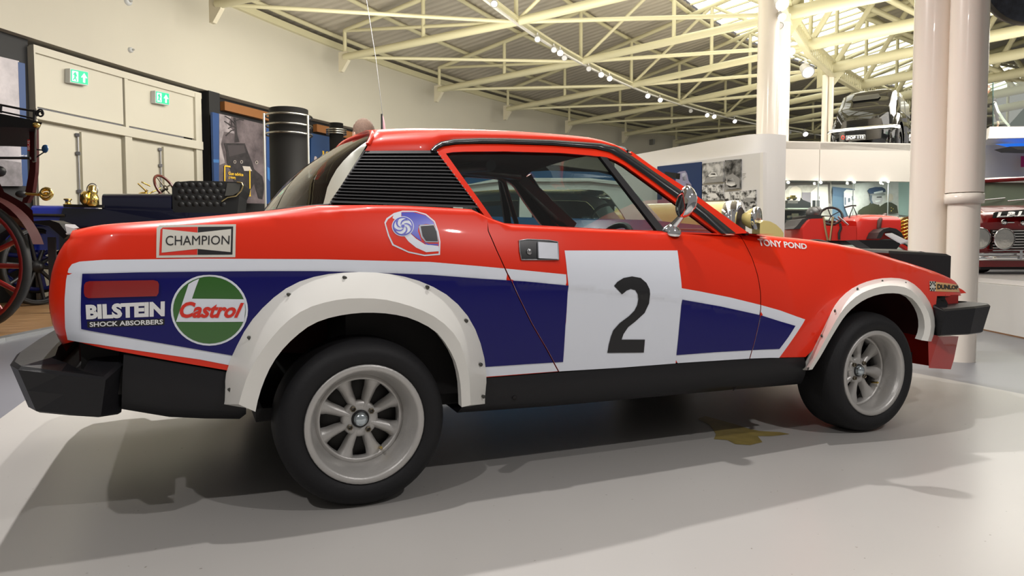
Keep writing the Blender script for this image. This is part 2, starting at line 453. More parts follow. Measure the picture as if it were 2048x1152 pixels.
# ---- livery decals (flat vinyl following the panel surface)
cuts = [shutR, shutF]
def decal(name, px, m, off=.0012, par=None, step=.02, label=None, cut=True):
    o = cdt_panel(name, P2(px), lambda x, s: Vector((x, S(x, s), s)), m, par or CAR, step=step, off=off, cuts=cuts if cut else ())
    if label: o['label'] = label
    return o
arcR_px = zz(Z5, (30,500),(60,420),(130,290),(230,180),(330,110),(450,70),(600,58),(760,64),(900,95),(1020,155),(1100,230),(1150,310),(1185,410),(1200,500))
decal('white_stripe', zz(Z4, (340,700),(328,640),(325,500),(333,400),(345,345),(362,322),(400,309),(520,300),(1000,294),(1597,297)) + [(860, 524), (960, 532.5), (1040, 540), (1132, 549), (1132, 575), (1128, 723), (1118, 742), (969, 753.5), (950, 700), (900, 640), (840, 600), (760, 585), (690, 585), (620, 600), (560, 640), (505, 700), (480, 730), (463, 731)] + zz(Z4, (1000,798),(700,755),(500,724)), WHITE, .0011, label='white stripe border along the rear quarter')
decal('white_stripe', zz(Z8, (1285,372),(1400,392),(1600,432),(1795,480),(1920,515)) + zz(Y1, (175,498),(110,600),(45,690)) + [(1540, 715.5), (1499, 717), (1355, 726), (1340, 700), (1352, 600)], WHITE, .0011, label='white border of the pointed front stripe')
decal('number_panel', zz(Z8, (540,132),(1262,132),(1275,240),(1288,350),(1292,445),(1270,640),(1255,800),(1250,853)) + zz(Z8, (900,880),(505,904),(530,843),(540,700),(565,355),(557,280)), WHITE, .0016, label='white square number panel on the door')
decal('blue_stripe', zz(Z4, (415,368),(700,361),(1000,357),(1300,355),(1597,355),(1790,360)) + [(780, 546), (860, 549), (960, 557), (1050, 563), (1136.5, 571), (1130, 650), (1125.5, 723.5), (1050, 728), (969, 733.5), (955, 690), (920, 645), (880, 615), (830, 590), (760, 570), (690, 568), (620, 580), (560, 610), (520, 650), (490, 690), (475, 711)] + zz(Z4, (1165,778),(900,732),(600,680),(410,645),(407,560),(409,450)), BLUE, .0030, label='dark blue stripe filling along the rear quarter')
decal('blue_stripe', zz(Z8, (1293,445),(1540,490),(1795,545),(1920,585)) + zz(Y1, (125,530),(88,588),(45,645)) + [(1520, 699), (1430, 704), (1352, 710), (1358, 650)], BLUE, .0030, label='dark blue filling of the pointed front stripe')
decal('number', zz(Z8, (855,358),(875,333),(915,308),(970,298),(1025,308),(1062,340),(1082,380),(1085,410),(1078,470),(1050,530),(990,585),(945,620),(915,665),(903,700),(1052,700),(1045,783),(812,785),(822,730),(835,680),(850,640),(890,595),(950,550),(985,515),(1003,480),(1010,440),(1006,410),(990,385),(960,378),(935,388),(905,410),(880,385)), INKB, .0038, step=.02, label='black race number 2 on the white panel')
def ell(cx, cy, rx, ry, n=40): return [(cx + rx*math.cos(2*PI*i/n), cy + ry*math.sin(2*PI*i/n)) for i in range(n)]
def sdec(name, px, m, off, par, step=.03): return decal(name, px, m, off, par, step, cut=False)
# round oil sponsor sign
c = decal('round_sponsor_sign', ell(418.8, 619.6, 77, 71), WHITE, .0040, label='round green and white oil sponsor sign')
sdec('green_disc', ell(418.8, 619.6, 72.5, 66.8), GREEN, .0048, c)
sdec('white_bar', zz(Z4, (945,420),(970,405),(998,393),(980,440),(962,493),(1100,494),(1224,496),(1228,550),(1222,608),(1050,609),(882,608),(905,540)), WHITE, .0056, c)
def atSo(off): return lambda x, y: atS(x, y, off)
quad_text('sponsor_lettering', 'Castrol', zz(Z4, (902,508),(1222,514),(1206,590),(900,590)), atSo(.0070), INKR, c, bold=.035, shear=.25)
# spark plug sponsor sign
c = decal('champion_sign', zz(Z4, (785,140),(800,127),(990,124),(1182,122),(1180,200),(1179,287),(1000,288),(783,290)), mat('cream vinyl', (.72, .70, .62), .35, coat=.4), .0014, label='rectangular red black and cream spark plug sponsor sign')
sdec('red_half', zz(Z4, (804,150),(815,139),(900,137),(990,136),(988,275),(900,276),(797,278)), INKR, .0022, c)
sdec('black_half', zz(Z4, (992,136),(1080,135),(1168,134),(1166,205),(1164,274),(990,275)), INKB, .0022, c)
sdec('cream_bow_tie', zz(Z4, (815,147),(990,165),(1158,147),(1155,262),(990,246),(810,265)), MT['cream vinyl'], .0030, c)
quad_text('sponsor_lettering', 'CHAMPION', zz(Z4, (830,179),(1150,178),(1148,222),(830,228)), atSo(.0045), INKB, c, bold=0)
# shock absorber lettering
quad_text('sponsor_lettering', 'BILSTEIN', zz(Z4, (430,524),(826,506),(825,582),(434,598)), atSo(.0055), INKW, CAR, bold=.055)
sdec('black_strip', zz(Z4, (440,606),(825,592),(823,624),(442,638)), INKB, .0042, CAR)
quad_text('sponsor_lettering', 'SHOCK ABSORBERS', zz(Z4, (450,611),(817,597),(817,621),(451,635)), atSo(.0058), INKW, CAR, bold=.025)
# side marker lamp
c = cdt_panel('side_marker_lamp', P2(zz(Z4, (423,425),(432,411),(450,406),(770,401),(790,407),(797,420),(795,465),(785,481),(600,486),(445,491),(428,483),(422,465))), lambda x, s: Vector((x, S(x, s) - .008, s)), mat('red lamp lens', (.30, .008, .008), .15, coat=.8), CAR, step=.03)
mk = P2(zz(Z4, (423,425),(432,411),(450,406),(770,401),(790,407),(797,420),(795,465),(785,481),(600,486),(445,491),(428,483),(422,465)))
v = [Vector((a, S(a, b)-.008, b)) for a, b in mk] + [Vector((a, S(a, b)+.003, b)) for a, b in mk]; n = len(mk)
mesh('lamp_rim', v, [(i, (i+1) % n, n+(i+1) % n, n+i) for i in range(n)], MT['red lamp lens'], c)
# helmet emblem
c = decal('helmet_emblem', zz(Z6, (575,770),(590,740),(640,705),(700,688),(790,690),(860,710),(920,760),(945,830),(958,900),(955,990),(850,998),(740,975),(630,925),(600,860)), WHITE, .0013, step=.03, label='racing helmet emblem with swirl roundel', cut=False)
sdec('red_field', zz(Z6, (585,775),(600,748),(645,715),(700,698),(790,698),(855,718),(912,765),(935,830),(948,900),(945,980),(850,988),(740,965),(638,916),(610,858)), RED, .0020, c)
sdec('blue_crown', zz(Z6, (690,702),(770,700),(855,722),(905,762),(918,785),(860,780),(810,788),(803,830),(830,900),(880,915),(942,915),(942,926),(870,922),(800,880),(745,835),(700,760)), mat('bright blue vinyl', (.04, .05, .55), .3, coat=.7), .0027, c)
sdec('white_sweep', zz(Z6, (705,855),(745,838),(790,880),(850,918),(944,930),(948,965),(860,972),(790,940),(740,900)), WHITE, .0027, c)
sdec('white_sweep', zz(Z6, (630,740),(640,712),(690,702),(690,745),(650,752)), WHITE, .0027, c)
sdec('visor', zz(Z6, (808,800),(818,786),(912,783),(935,830),(943,905),(855,905),(825,870)), mat('grey vinyl', (.35, .36, .42), .3, coat=.5), .0034, c)
sdec('visor_opening', zz(Z6, (822,797),(910,790),(930,835),(938,898),(858,896),(835,862)), INKB, .0042, c)
q0 = Z6(700, 797)
sdec('roundel', ell(*q0, 22, 20), WHITE, .0034, c); sdec('roundel', ell(*q0, 20.5, 18.5), MT['bright blue vinyl'], .0040, c); sdec('roundel', ell(*q0, 17.5, 15.8), WHITE, .0046, c)
for k in range(5):
    a = 2*PI*k/5; pts = []
    for i in range(7): t = i/6; r = lerp(5, 17.5, t); pts.append((q0[0] + r*math.cos(a + t*1.3), q0[1] + r*.9*math.sin(a + t*1.3)))
    for i in range(7): t = 1 - i/6; r = lerp(5, 17.5, t); pts.append((q0[0] + r*math.cos(a + t*1.3 + .30 + .15*t), q0[1] + r*.9*math.sin(a + t*1.3 + .30 + .15*t)))
    sdec('swirl_blade', pts, MT['bright blue vinyl'], .0052, c, .02)
sdec('swirl_centre', ell(*q0, 3.5, 3.2, 12), MT['bright blue vinyl'], .0055, c)
quad_text('driver_lettering', 'TONY POND', [(1513.5, 477), (1612, 487.5), (1613, 498.5), (1517.5, 491.5)], atSo(.003), INKW, WINGS[0], bold=.03)
c = sdec('tyre_sponsor_sign', zz(B2, (655,28),(985,72),(1005,176),(650,164)), mat('orange vinyl', (.78, .45, .16), .35, coat=.4), .0014, WINGS[0])
quad_text('sponsor_lettering', 'DUNLOP', zz(B2, (674,55),(980,80),(984,136),(674,132)), atSo(.0035), INKB, c, bold=.05)
sdec('checker_sign', zz(B2, (565,18),(655,22),(652,164),(570,158)), mat('cream vinyl', (.72, .70, .62)), .0014, WINGS[0])
for i in range(5):
    for j in range(6):
        if (i + j) % 2 == 0 and not (1 <= i <= 3 and 2 <= j <= 3):
            x0 = 567 + i*17; y0 = 20 + j*23
            poly('checker', zz(B2, (x0, y0), (x0+17, y0), (x0+17, y0+23), (x0, y0+23)), atSo(.0028), INKB, WINGS[0])
# ---- door handle
hp = zz(Z8, (247,68),(300,60),(440,66),(494,76),(498,140),(500,190),(400,190),(262,190),(252,140))
dh = cdt_panel('door_handle', P2(hp), lambda x, s: Vector((x, S(x, s) - .003, s)), mat('black handle recess', (.006, .006, .007), .3), DOORS[0], step=.03)
b = MB(); P = [atS(*q, .004) for q in hp]; b.tube(P, .0022, 6, closed=True); b.build('handle_surround', STEEL, dh)
P = [atS(*q, .005) for q in zz(Z8, (362,76),(484,84),(490,186),(366,180))]; b = MB(); b.prism(P, (0, -.008, 0)); b.build('handle_flap', mat('grey silver paint', (.55, .57, .62), .3, metal=.3), dh)
b = MB(); b.lathe([(0, .006), (.009, .006), (.011, .003), (.011, 0)], atS(*Z8(312, 140), .003), (0, -1, 0), 16); b.build('lock_barrel', STEEL, dh)

# ---- rear and nose bodywork
b = MB(); rows = []
for z in [.50, .54, .58, .62, .66, .70, .74, .78, .80, .82, .84]:
    x = xt(z); y = S(x + .0008, z); rows.append([Vector((x - .02*math.sin(PI*t), lerp(y, 2*YC - y, t), z)) for t in [i/12 for i in range(13)]])
b.grid(rows).build('tail_panel', RED, CAR)
def top_loft(name, xs, m, crown=lambda x: .015, y_end=None, zoff=0):
    rows = []
    for x in xs:
        p = surf(x, 9); row = []
        for i in range(17):
            t = i/16; y = lerp(p.y, 2*YC - p.y, t); row.append(Vector((x, y, p.z + zoff + crown(x)*math.sin(PI*t)**.8)))
        rows.append(row)
    return MB().grid(rows).build(name, m, CAR)
b = MB(); rows = []
for t in [i/6 for i in range(7)]:
    z = lerp(.84, ztop(-.70), t); x = lerp(xt(.84), -.70, t); y = lerp(S(xt(.84)+.001, .84), surf(-.70, 9).y, t)
    rows.append([Vector((x - .01*(1-t), lerp(y, 2*YC - y, i/12), z + .01*t*math.sin(PI*i/12))) for i in range(13)])
b.grid(rows).build('tail_panel', RED, CAR)
top_loft('boot_lid', [lerp(-.70, -.02, i/14) for i in range(15)], RED)
top_loft('bonnet', [lerp(1.66, 3.05, i/28) for i in range(29)], RED, lambda x: .014 * min(1, (x-1.6)/.4))
b = MB(); rows = []
for k in range(5):
    t = k/4; x = 3.05 + .05*math.sin(t*PI/2); p = surf(3.05, 9); z = p.z - .05*t*t - .0*t
    rows.append([Vector((x + .03*math.sin(PI*i/16), lerp(p.y - .03*t, 2*YC - p.y + .03*t, i/16), z)) for i in range(17)])
b.grid(rows).build('nose_panel', RED, CAR)
# recess behind front bumper
b = MB(); n0 = 2.66
b.box((n0, .17, .46), (2.93, 2*YC - .17, .56)); b.build('bumper_recess', mat('dull red primer', (.35, .02, .015), .5), CAR)
b = MB(); b.prism([onY(*q, .155) for q in zz(B2, (715,212),(800,214),(790,290),(700,300))], (0, .03, 0)); b.build('recess_opening', DARK, CAR)
# number plate stays hidden at the front; lower air dam
b = MB()
sp = [(2.60, .085, .40), (2.62, .09, .235), (2.935, .20, .19), (2.97, .21, .235), (3.03, .23, .345), (2.72, .115, .372)]
b.add([Vector(p) for p in sp], [tuple(range(6))])
mirr = [Vector((p[0] + .05, 2*YC - p[1], p[2])) for p in sp]
b.add([Vector(sp[2]), Vector(sp[3]), mirr[3], mirr[2]], [(0, 1, 2, 3)]); b.add([Vector(sp[3]), Vector(sp[4]), mirr[4], mirr[3]], [(0, 1, 2, 3)])
b.add([Vector(sp[4]), Vector(sp[5]), mirr[5], mirr[4]], [(0, 1, 2, 3)])
b.add(mirr, [tuple(range(6))]); b.build('air_dam', mat('flat red paint', (.55, .025, .012), .4, coat=.3), CAR)
# ---- sills
for mir in (False, True):
    topl = P2([(969, 756.5), (1118, 745), (1300, 731), (1499, 718.5), (1560, 716.5), (1609, 715)]); rows = []
    bot = [onY(*q, .10) for q in [(915, 826), (1100, 813), (1300, 795), (1460, 780), (1560, 772), (1603, 768)]]
    b = MB(); n = 6
    for k in range(n):
        a = Vector((topl[k][0], S(*topl[k]), topl[k][1])); a.y -= .002; e = bot[k]; row = []
        for j in range(7):
            t = j/6; q = a.lerp(e, t); q.y = a.y + .004 + (e.y - a.y)*t*t - .006*math.sin(PI*t); row.append(q)
        row += [Vector((e.x, .30, e.z + .01))]
        if mir: row = [Vector((q.x, 2*YC - q.y, q.z)) for q in row]
        rows.append(row)
    b.grid(rows); o = b.build('sill', BUMP, CAR)
    if not mir:
        b = MB()
        L = [(1499, 718), (1496, 740), (1484, 764), (1466, 781)]
        b.tube([onY(*q, .088 + .004*i) for i, q in enumerate(L)], .0018, 5); b.build('sill_joint', DARK, o)
        b = MB()
        for q in [Z8(222, 1075), Z8(1795, 938)]: P = onY(*q, .086); b.ball(P, .009, 10, (1, .5, .8))
        b.build('sill_plug', DARK, o)
b = MB(); b.box((-.30, .16, .26), (2.6, 2*YC - .16, .30)); b.box((-.75, .15, .40), (-.30, 2*YC - .15, .62)); b.box((-.64, .12, .35), (-.52, 2*YC - .12, .50)); b.box((-.87, .10, .385), (-.6, 2*YC - .10, .455)); b.build('underbody_and_light_block', DARK, CAR)  # rear boxes added to block light leaking between tail and bumper
b = MB(); b.box((1.2, .5, .165), (1.55, 1.1, .27)); b.box((.9, .75, .20), (1.9, .95, .27)); b.build('gearbox_sump', DARK, CAR)
# ---- rear valance
b = MB(); vt = [(247, 709), (330, 723), (400, 735), (451, 744), (494, 752)]; vb = [(243, 818), (339, 834), (410, 837), (479, 838), (492, 828)]
rows = []
for a, e in zip(vt, vb):
    A = atS(*a, -.006); B_ = onY(*e, .11); rows.append([A.lerp(B_, t) - Vector((0, .012*math.sin(PI*t), 0)) for t in (0, .2, .4, .6, .8, 1)] + [Vector((B_.x, .4, B_.z))])
b.grid(rows); b.grid([[Vector((q.x, 2*YC - q.y, q.z)) for q in r] for r in rows])
b.grid([[Vector((-.63, .13, .34)), Vector((-.63, 2*YC-.13, .34))], [Vector((-.66, .13, .52)), Vector((-.66, 2*YC-.13, .52))]]); b.build('rear_valance', BUMP, CAR)
b = MB(); b.box((-.76, .20, .47), (-.6, 2*YC - .20, .56)); b.build('tail_apron', WELL, CAR)
# ---- bumpers
def bumper(name, tp, bt, parent=None):
    def mir(l): return [(x + 0, 2*YC - y, z) for x, y, z in reversed(l)]
    T = [Vector(p) for p in tp + mir(tp)]; B_ = [Vector(p) for p in bt + mir(bt)]; n = len(T)
    def inset(L, d, dz):
        out = []
        for i, p in enumerate(L):
            a = L[max(0, i-1)]; c = L[min(n-1, i+1)]; t = (c - a); t.z = 0; t.normalize(); nn = Vector((t.y, -t.x, 0)); out.append(p + nn*d + Vector((0, 0, dz)))
        return out
    sg = 1 if tp[-1][0] > 1 else -1
    Tc = inset(T, -sg*.010, .008); Bc = inset(B_, -sg*.010, -.006); Ti = inset(T, -sg*.10, .016); Bi = inset(B_, -sg*.08, -.002)
    rows = []
    for i in range(n): rows.append([Ti[i], Tc[i], T[i], T[i].lerp(B_[i], .5) , B_[i], Bc[i], Bi[i], Ti[i]])
    b = MB(); b.grid(rows, smooth=False)
    b.add(rows[0][:-1], [tuple(range(7))]); b.add(rows[-1][:-1], [tuple(reversed(range(7)))])
    return b.build(name, BUMP, CAR)
bumper('rear_bumper', [(-.632, .135, .476), (-.68, .022, .440), (-.78, .02, .461), (-.872, .025, .480), (-.905, .11, .482), (-.925, .30, .485), (-.93, .6, .487)],
       [(-.655, .13, .330), (-.694, .03, .346), (-.77, .03, .357), (-.842, .055, .366), (-.87, .12, .366), (-.89, .30, .366), (-.895, .6, .366)])
fb = bumper('front_bumper', [(2.66, .115, .515), (2.655, .045, .499), (2.9, .065, .503), (3.08, .11, .503), (3.20, .19, .500), (3.25, .30, .498), (3.27, .6, .498)],
       [(2.67, .115, .388), (2.645, .055, .391), (2.88, .075, .383), (3.05, .125, .378), (3.145, .20, .376), (3.19, .30, .376), (3.21, .6, .376)])
# ---- raised headlamp pods
for mir in (False, True):
    tp = [(2.66, .30, .762), (2.66, .62, .775), (3.13, .62, .770), (3.17, .57, .762), (3.175, .34, .745), (3.12, .30, .745)]
    bt = [(2.74, .30, .66), (2.74, .62, .66), (3.12, .62, .60), (3.15, .57, .60), (3.16, .34, .60), (3.12, .30, .60)]
    tp = [(x - .02, y + .03, z) for x, y, z in tp]; bt = [(x - .02, y + .03, z) for x, y, z in bt]
    if mir: tp = [(x, 2*YC - y, z) for x, y, z in tp]; bt = [(x, 2*YC - y, z) for x, y, z in bt]
    b = MB(); n = 6; top_in = [(lerp(x, 2.8, .08), lerp(y, .46 if not mir else 2*YC - .46, .08), z + .012) for x, y, z in tp]
    b.add(top_in, [tuple(range(n))]); b.add(tp + top_in, [(i, (i+1) % n, n+(i+1) % n, n+i) for i in range(n)])
    b.add(tp + bt, [(i, (i+1) % n, n+(i+1) % n, n+i) for i in range(n)])
    o = b.build('headlamp_pod', BLK, CAR)
    b = MB(); b.lathe([(0, .02), (.05, .015), (.078, 0), (.085, -.01)], (3.055, .46 if not mir else 2*YC - .46, .685), (1, 0, 0), 24); b.build('lamp_glass', CHR, o)
# ---- wheel wells
for (arc, cx) in ((archR, 0), (archF, 2.16)):
    for mir in (False, True):
        pr = []
        for p in arc: pr.append((p[0], p[1]))
        rows = []
        for (x, z) in pr:
            r = [Vector((x, S(x, z) + .004, z)), Vector((x, .25, z + .012)), Vector((x, .48, z + .012))]
            if mir: r = [Vector((q.x, 2*YC - q.y, q.z)) for q in r]
            rows.append(r)
        b = MB(); b.grid(rows)
        y = .48 if not mir else 2*YC - .48
        b.add([Vector((x, y, z + .012)) for x, z in pr], [tuple(range(len(pr)))])
        b.build('wheel_well', WELL, CAR)
# ---- wheel arch flares
def flare(outer, mid, inner, yb, yc, name, rivets, label):
    n = 28
    def resample(L, n):
        d = [0]
        for a, c in zip(L, L[1:]): d.append(d[-1] + math.hypot(a[0]-c[0], a[1]-c[1]))
        out = []
        for i in range(n+1):
            s = d[-1]*i/n
            out.append((stab([(q, p[0]) for q, p in zip(d, L)], s), stab([(q, p[1]) for q, p in zip(d, L)], s)))
        return out
    o, m_, i_ = resample(outer, n), resample(mid, n), resample(inner, n); res = []
    for mir in (False, True):
        rows = []
        for k in range(n+1):
            A = atS(*o[k], .004); B_ = onY(*m_[k], yb); C_ = onY(*i_[k], yc); A0 = A + Vector((0, .012, 0))
            Bm = A.lerp(B_, .5) - Vector((0, .003, 0)); D_ = C_ + Vector((0, .03, .004))
            row = [A0, A, Bm, B_, B_.lerp(C_, .5), C_, D_]
            if mir: row = [Vector((q.x, 2*YC - q.y, q.z)) for q in row]
            rows.append(row)
        b = MB(); b.grid([r[:2] for r in rows]); b.grid([r[1:4] for r in rows]); b.grid([r[3:6] for r in rows]); b.grid([r[5:] for r in rows])
        b.add(rows[0], [tuple(range(7))]); b.add(rows[-1], [tuple(reversed(range(7)))])
        ob = b.build('wheel_arch_flare', FLARE, CAR)
        res.append(ob)
        if not mir:
            ob['label'] = label
            for q in rivets:
                k0 = min(range(n+1), key=lambda k: math.dist(q, o[k])); k1 = min(range(n+1), key=lambda k: math.dist(q, m_[k]))
                fr_ = math.dist(q, o[k0]) / (math.dist(q, o[k0]) + math.dist(q, m_[k1])); Y_ = lerp(atS(*o[k0], .004).y, yb, fr_) - .0065
                P = onY(*q, Y_); b = MB(); b.ball(P, .0052, 8, (1, .6, 1)); b.ball(P + Vector((.004, .003, -.003)), .0065, 8, (1, .4, 1)); b.build('rivet', mat('dull rivet', (.10, .10, .09), .4, metal=.8), ob)
    return res
flare(zz(Z5, (12,650),(30,500),(60,420),(130,290),(230,180),(330,110),(450,70),(600,55),(760,62),(900,95),(1020,155),(1100,230),(1150,310),(1185,410),(1200,500),(1202,580),(1200,648)),
      zz(Z5, (85,652),(105,580),(135,500),(200,395),(290,290),(380,225),(480,190),(580,174),(650,173),(740,178),(850,205),(940,240),(1010,285),(1070,350),(1105,430),(1125,520),(1130,600),(1132,655)),
      zz(Z5, (160,686),(180,600),(230,480),(300,385),(400,300),(460,272),(520,255),(590,243),(650,238),(720,239),(780,245),(850,260),(900,280),(960,313),(1000,350),(1060,450),(1085,550),(1092,665)),
      -.018, .0, 'flare', zz(Z5, (42,585),(130,350),(308,155),(560,78),(934,120),(1110,272),(1176,470),(1188,615)), 'white bolt-on flare over the rear wheel')
flare(zz(Y1, (165,751),(215,650),(260,560),(330,420),(400,350),(480,310),(580,290),(680,300),(750,350),(800,420),(822,500),(820,560),(805,608)),
      zz(Y1, (195,751),(244,660),(300,558),(365,450),(440,378),(520,342),(600,328),(690,342),(745,390),(790,455),(805,510),(804,560),(790,607)),
      zz(Y1, (212,748),(255,680),(315,575),(385,470),(465,404),(550,372),(640,368),(705,388),(745,432),(768,480),(775,530),(770,570),(757,602)),
      -.016, -.006, 'flare', zz(Y1, (192,742),(258,578),(325,453),(438,343),(563,305),(680,315)), 'white bolt-on flare over the front wheel')

# ---- wheels
def wheel(cx, side, name, label=None, rot=0, e=0):
    ORGs = ORG[0].copy()
    yo = 0.0 if side == 0 else 2*YC
    sg = 1 if side == 0 else -1
    def pt(x, y, z): return Vector((cx + x, yo + sg*y, .257 + z))
    def lath(prof, n=56, rows=None):
        rws = []
        for r, y in prof: rws.append([pt(r*math.cos(2*PI*k/n), y, r*math.sin(2*PI*k/n)) for k in range(n)])
        return rws
    b = MB()
    b.grid(lath([(.181, .012), (.1812, .003), (.179, .000), (.168, .001), (.1625, .002), (.1605, .010), (.157, .014), (.1545, .022), (.150 + e*.2, .03), (.143 + e*.6, .06), (.138 + e, .082), (.136 + e, .10), (.1355 + e, .13), (.15 + e*.5, .19)]), True, True)
    b.grid(lath([(.1375 + e, .088), (.130 + e, .082), (.125 + e, .082), (.1225 + e, .088), (.122 + e, .12)]), True, True)
    # spokes: eight tapered ribs widening to the rim
    hy = .085
    for k in range(8):
        a = rot + 2*PI*k/8 + .05; ca, sa = math.cos(a), math.sin(a)
        def q(r, w, y): return pt(r*ca - w*sa, y, r*sa + w*ca)
        rr = []
        for r, w, yy, th in ((.034, .0135, hy, .012), (.052, .0145, hy + .0, .018), (.075, .017, hy + .003, .024), (.100, .020, hy + .003, .024), (.115 + e*.8, .025 + e*.3, hy + .002, .020), (.128 + e, .032 + e*.3, hy + .000, .016)):
            rr.append([q(r, -w, yy + th), q(r, -w*.75, yy + .005), q(r, -w*.3, yy - .002), q(r, w*.3, yy - .002), q(r, w*.75, yy + .005), q(r, w, yy + th)])
        b.grid(rr)
    b.grid(lath([(.058, hy + .02), (.056, hy + .004), (.050, hy), (.030, hy - .003), (.024, hy + .004)], 48), True, True)
    w = b.build('wheel', ALU, CAR); 
    if label: w['label'] = label
    b = MB(); b.grid(lath([(.0, hy + .03), (.05, hy + .03), (.128, hy + .05), (.145, hy + .06), (.15, .19)]), True, True); b.build('brake_drum', mat('dark brake parts', (.03, .028, .026), .6, metal=.3, noise=.3), w)
    b = MB(); b.grid(lath([(.176, .014), (.182, .006), (.196, -.003), (.212, -.006), (.226, -.002), (.238, .008), (.247, .020), (.253, .034), (.2565, .055), (.2575, .11), (.2565, .165), (.250, .19), (.235, .205), (.20, .21), (.17, .20)], 72), True, True)
    b.build('tyre', RUB, w)
    b = MB(); b.grid(lath([(.0001, hy - .022), (.012, hy - .0215), (.019, hy - .017), (.0215, hy - .010), (.0225, hy + .002)], 28), True, True); b.build('hub_cap', mat('hub cap metal', (.55, .62, .66), .2, metal=.9), w)
    b = MB(); b.grid(lath([(.0225, hy - .004), (.0265, hy - .003), (.027, hy + .004)], 28), True, True); b.build('hub_ring', BLK, w)
    for k in range(4):
        a = .25 + rot + PI/2*k; r = .0405; b = MB(); c = (r*math.cos(a), r*math.sin(a)); R_ = []
        for rr_, y in ((.0095, hy + .002), (.0095, hy - .010), (.0065, hy - .012), (.004, hy - .008)):
            R_.append([pt(c[0] + rr_*math.cos(2*PI*j/6), y, c[1] + rr_*math.sin(2*PI*j/6)) for j in range(6)])
        b.grid(R_, False, True); b.build('wheel_nut', mat('old nut metal', (.22, .19, .14), .35, metal=.9), w)
    a = -1.0 if cx == 0 else -.55; b = MB(); p0 = pt(.118*math.cos(a), .10, .118*math.sin(a)); p1 = pt(.108*math.cos(a), .06, .108*math.sin(a)); b.tube([p0, p1], .0045, 8); b.build('tyre_valve', BRASS, w)
    return w
wheel(0, 0, 'w', 'cast alloy rear wheel with eight spokes', .35); wheel(2.16, 0, 'w', 'deep-dish alloy front wheel with eight spokes', .6, .018); wheel(0, 1, 'w'); wheel(2.16, 1, 'w', None, 0, .018)

# ---- greenhouse
def Gs(x, z):
    h = z - .86
    return .155 + .55*h + (.45*h*h if h > 0 else 0)
def atG(px, py, off=0):
    P = fixp(px, py, Gs, .2); return Vector((P.x, Gs(P.x, P.z) - off, P.z))
def atGo(off): return lambda x, y: atG(x, y, off)
def mirv(L): return [Vector((p.x, 2*YC - p.y, p.z)) for p in L]
def strip(name, outer, inner, off, m, closed=False, thick=.012, par=None, smooth=False, both=True):
    for mir in ((False, True) if both else (False,)):
        O = [atG(*q, off) for q in outer]; I = [atG(*q, off) for q in inner]
        O2 = [p + Vector((0, thick, 0)) for p in O]; I2 = [p + Vector((0, thick, 0)) for p in I]
        if mir: O, I, O2, I2 = mirv(O), mirv(I), mirv(O2), mirv(I2)
        n = len(O); rows = [[O2[k], O[k], I[k], I2[k]] for k in range(n)]
        if closed: rows.append(rows[0])
        b = MB(); b.grid(rows, smooth=smooth)
        if not closed: b.add(rows[0], [(0, 1, 2, 3)]); b.add(rows[-1], [(3, 2, 1, 0)])
        b.build(name, m, par or CAR)
win = [(891, 307), (905, 304.5), (930, 303.5), (1010, 303), (1120, 306), (1180, 311), (1213, 315), (1232, 322), (1250, 332), (1300, 368), (1360, 412), (1434, 467), (1320, 462), (1200, 457.5), (1100, 452), (990, 445.5), (960, 403), (925, 355)]
wout = [(870, 300), (885, 293), (920, 288.5), (1010, 288.5), (1110, 292), (1180, 297), (1222, 305), (1240, 313), (1262, 327), (1308, 360), (1372, 410), (1452, 470), (1330, 466), (1200, 462), (1100, 457), (982, 450), (948, 404), (908, 350)]
strip('window_frame', wout, win, .004, RED, closed=True, thick=.02)
strip('inner_frame_trim', wout, win, -.018, DARK, closed=True, thick=.01)
strip('inner_pillar_trim', [(735, 306), (662, 402)], [(866, 306), (950, 408)], -.02, DARK, thick=.004)
gl = [(1198, 313), (1212, 315), (1330, 462), (1312, 461)]
strip('window_divider', [gl[0], gl[3]], [gl[1], gl[2]], .006, BLK, thick=.02)
for mir in (False, True):
    P = [atG(*q, -.006) for q in [(891, 306), (930, 303), (1010, 302.5), (1120, 305), (1205, 313), (1318, 462), (1200, 458), (1100, 453), (990, 446), (940, 375)]]
    Q = [atG(*q, -.006) for q in [(1206, 314), (1232, 321), (1250, 331), (1300, 367), (1434, 468), (1320, 463)]]
    if mir: P, Q = mirv(P), mirv(Q)
    mesh('side_window', P, [tuple(range(len(P)))], GLASS, CAR); mesh('quarter_light', Q, [tuple(range(len(Q)))], GLASS, CAR)
gu = [(860, 300), (868, 291), (880, 284), (905, 279), (960, 277), (1010, 277.5), (1100, 280.5), (1200, 287.5), (1232, 295), (1263, 314), (1304, 343), (1366, 386), (1420, 428), (1468, 467)]
gd = [(868, 304), (876, 297), (888, 291.5), (910, 288), (960, 286.5), (1010, 287), (1100, 290), (1190, 297), (1218, 304), (1244, 319), (1284, 347), (1344, 391), (1396, 431), (1441, 467)]
strip('roof_gutter', gu, gd, .012, mat('black rubber gutter', (.02, .02, .022), .25), thick=.03, smooth=True)
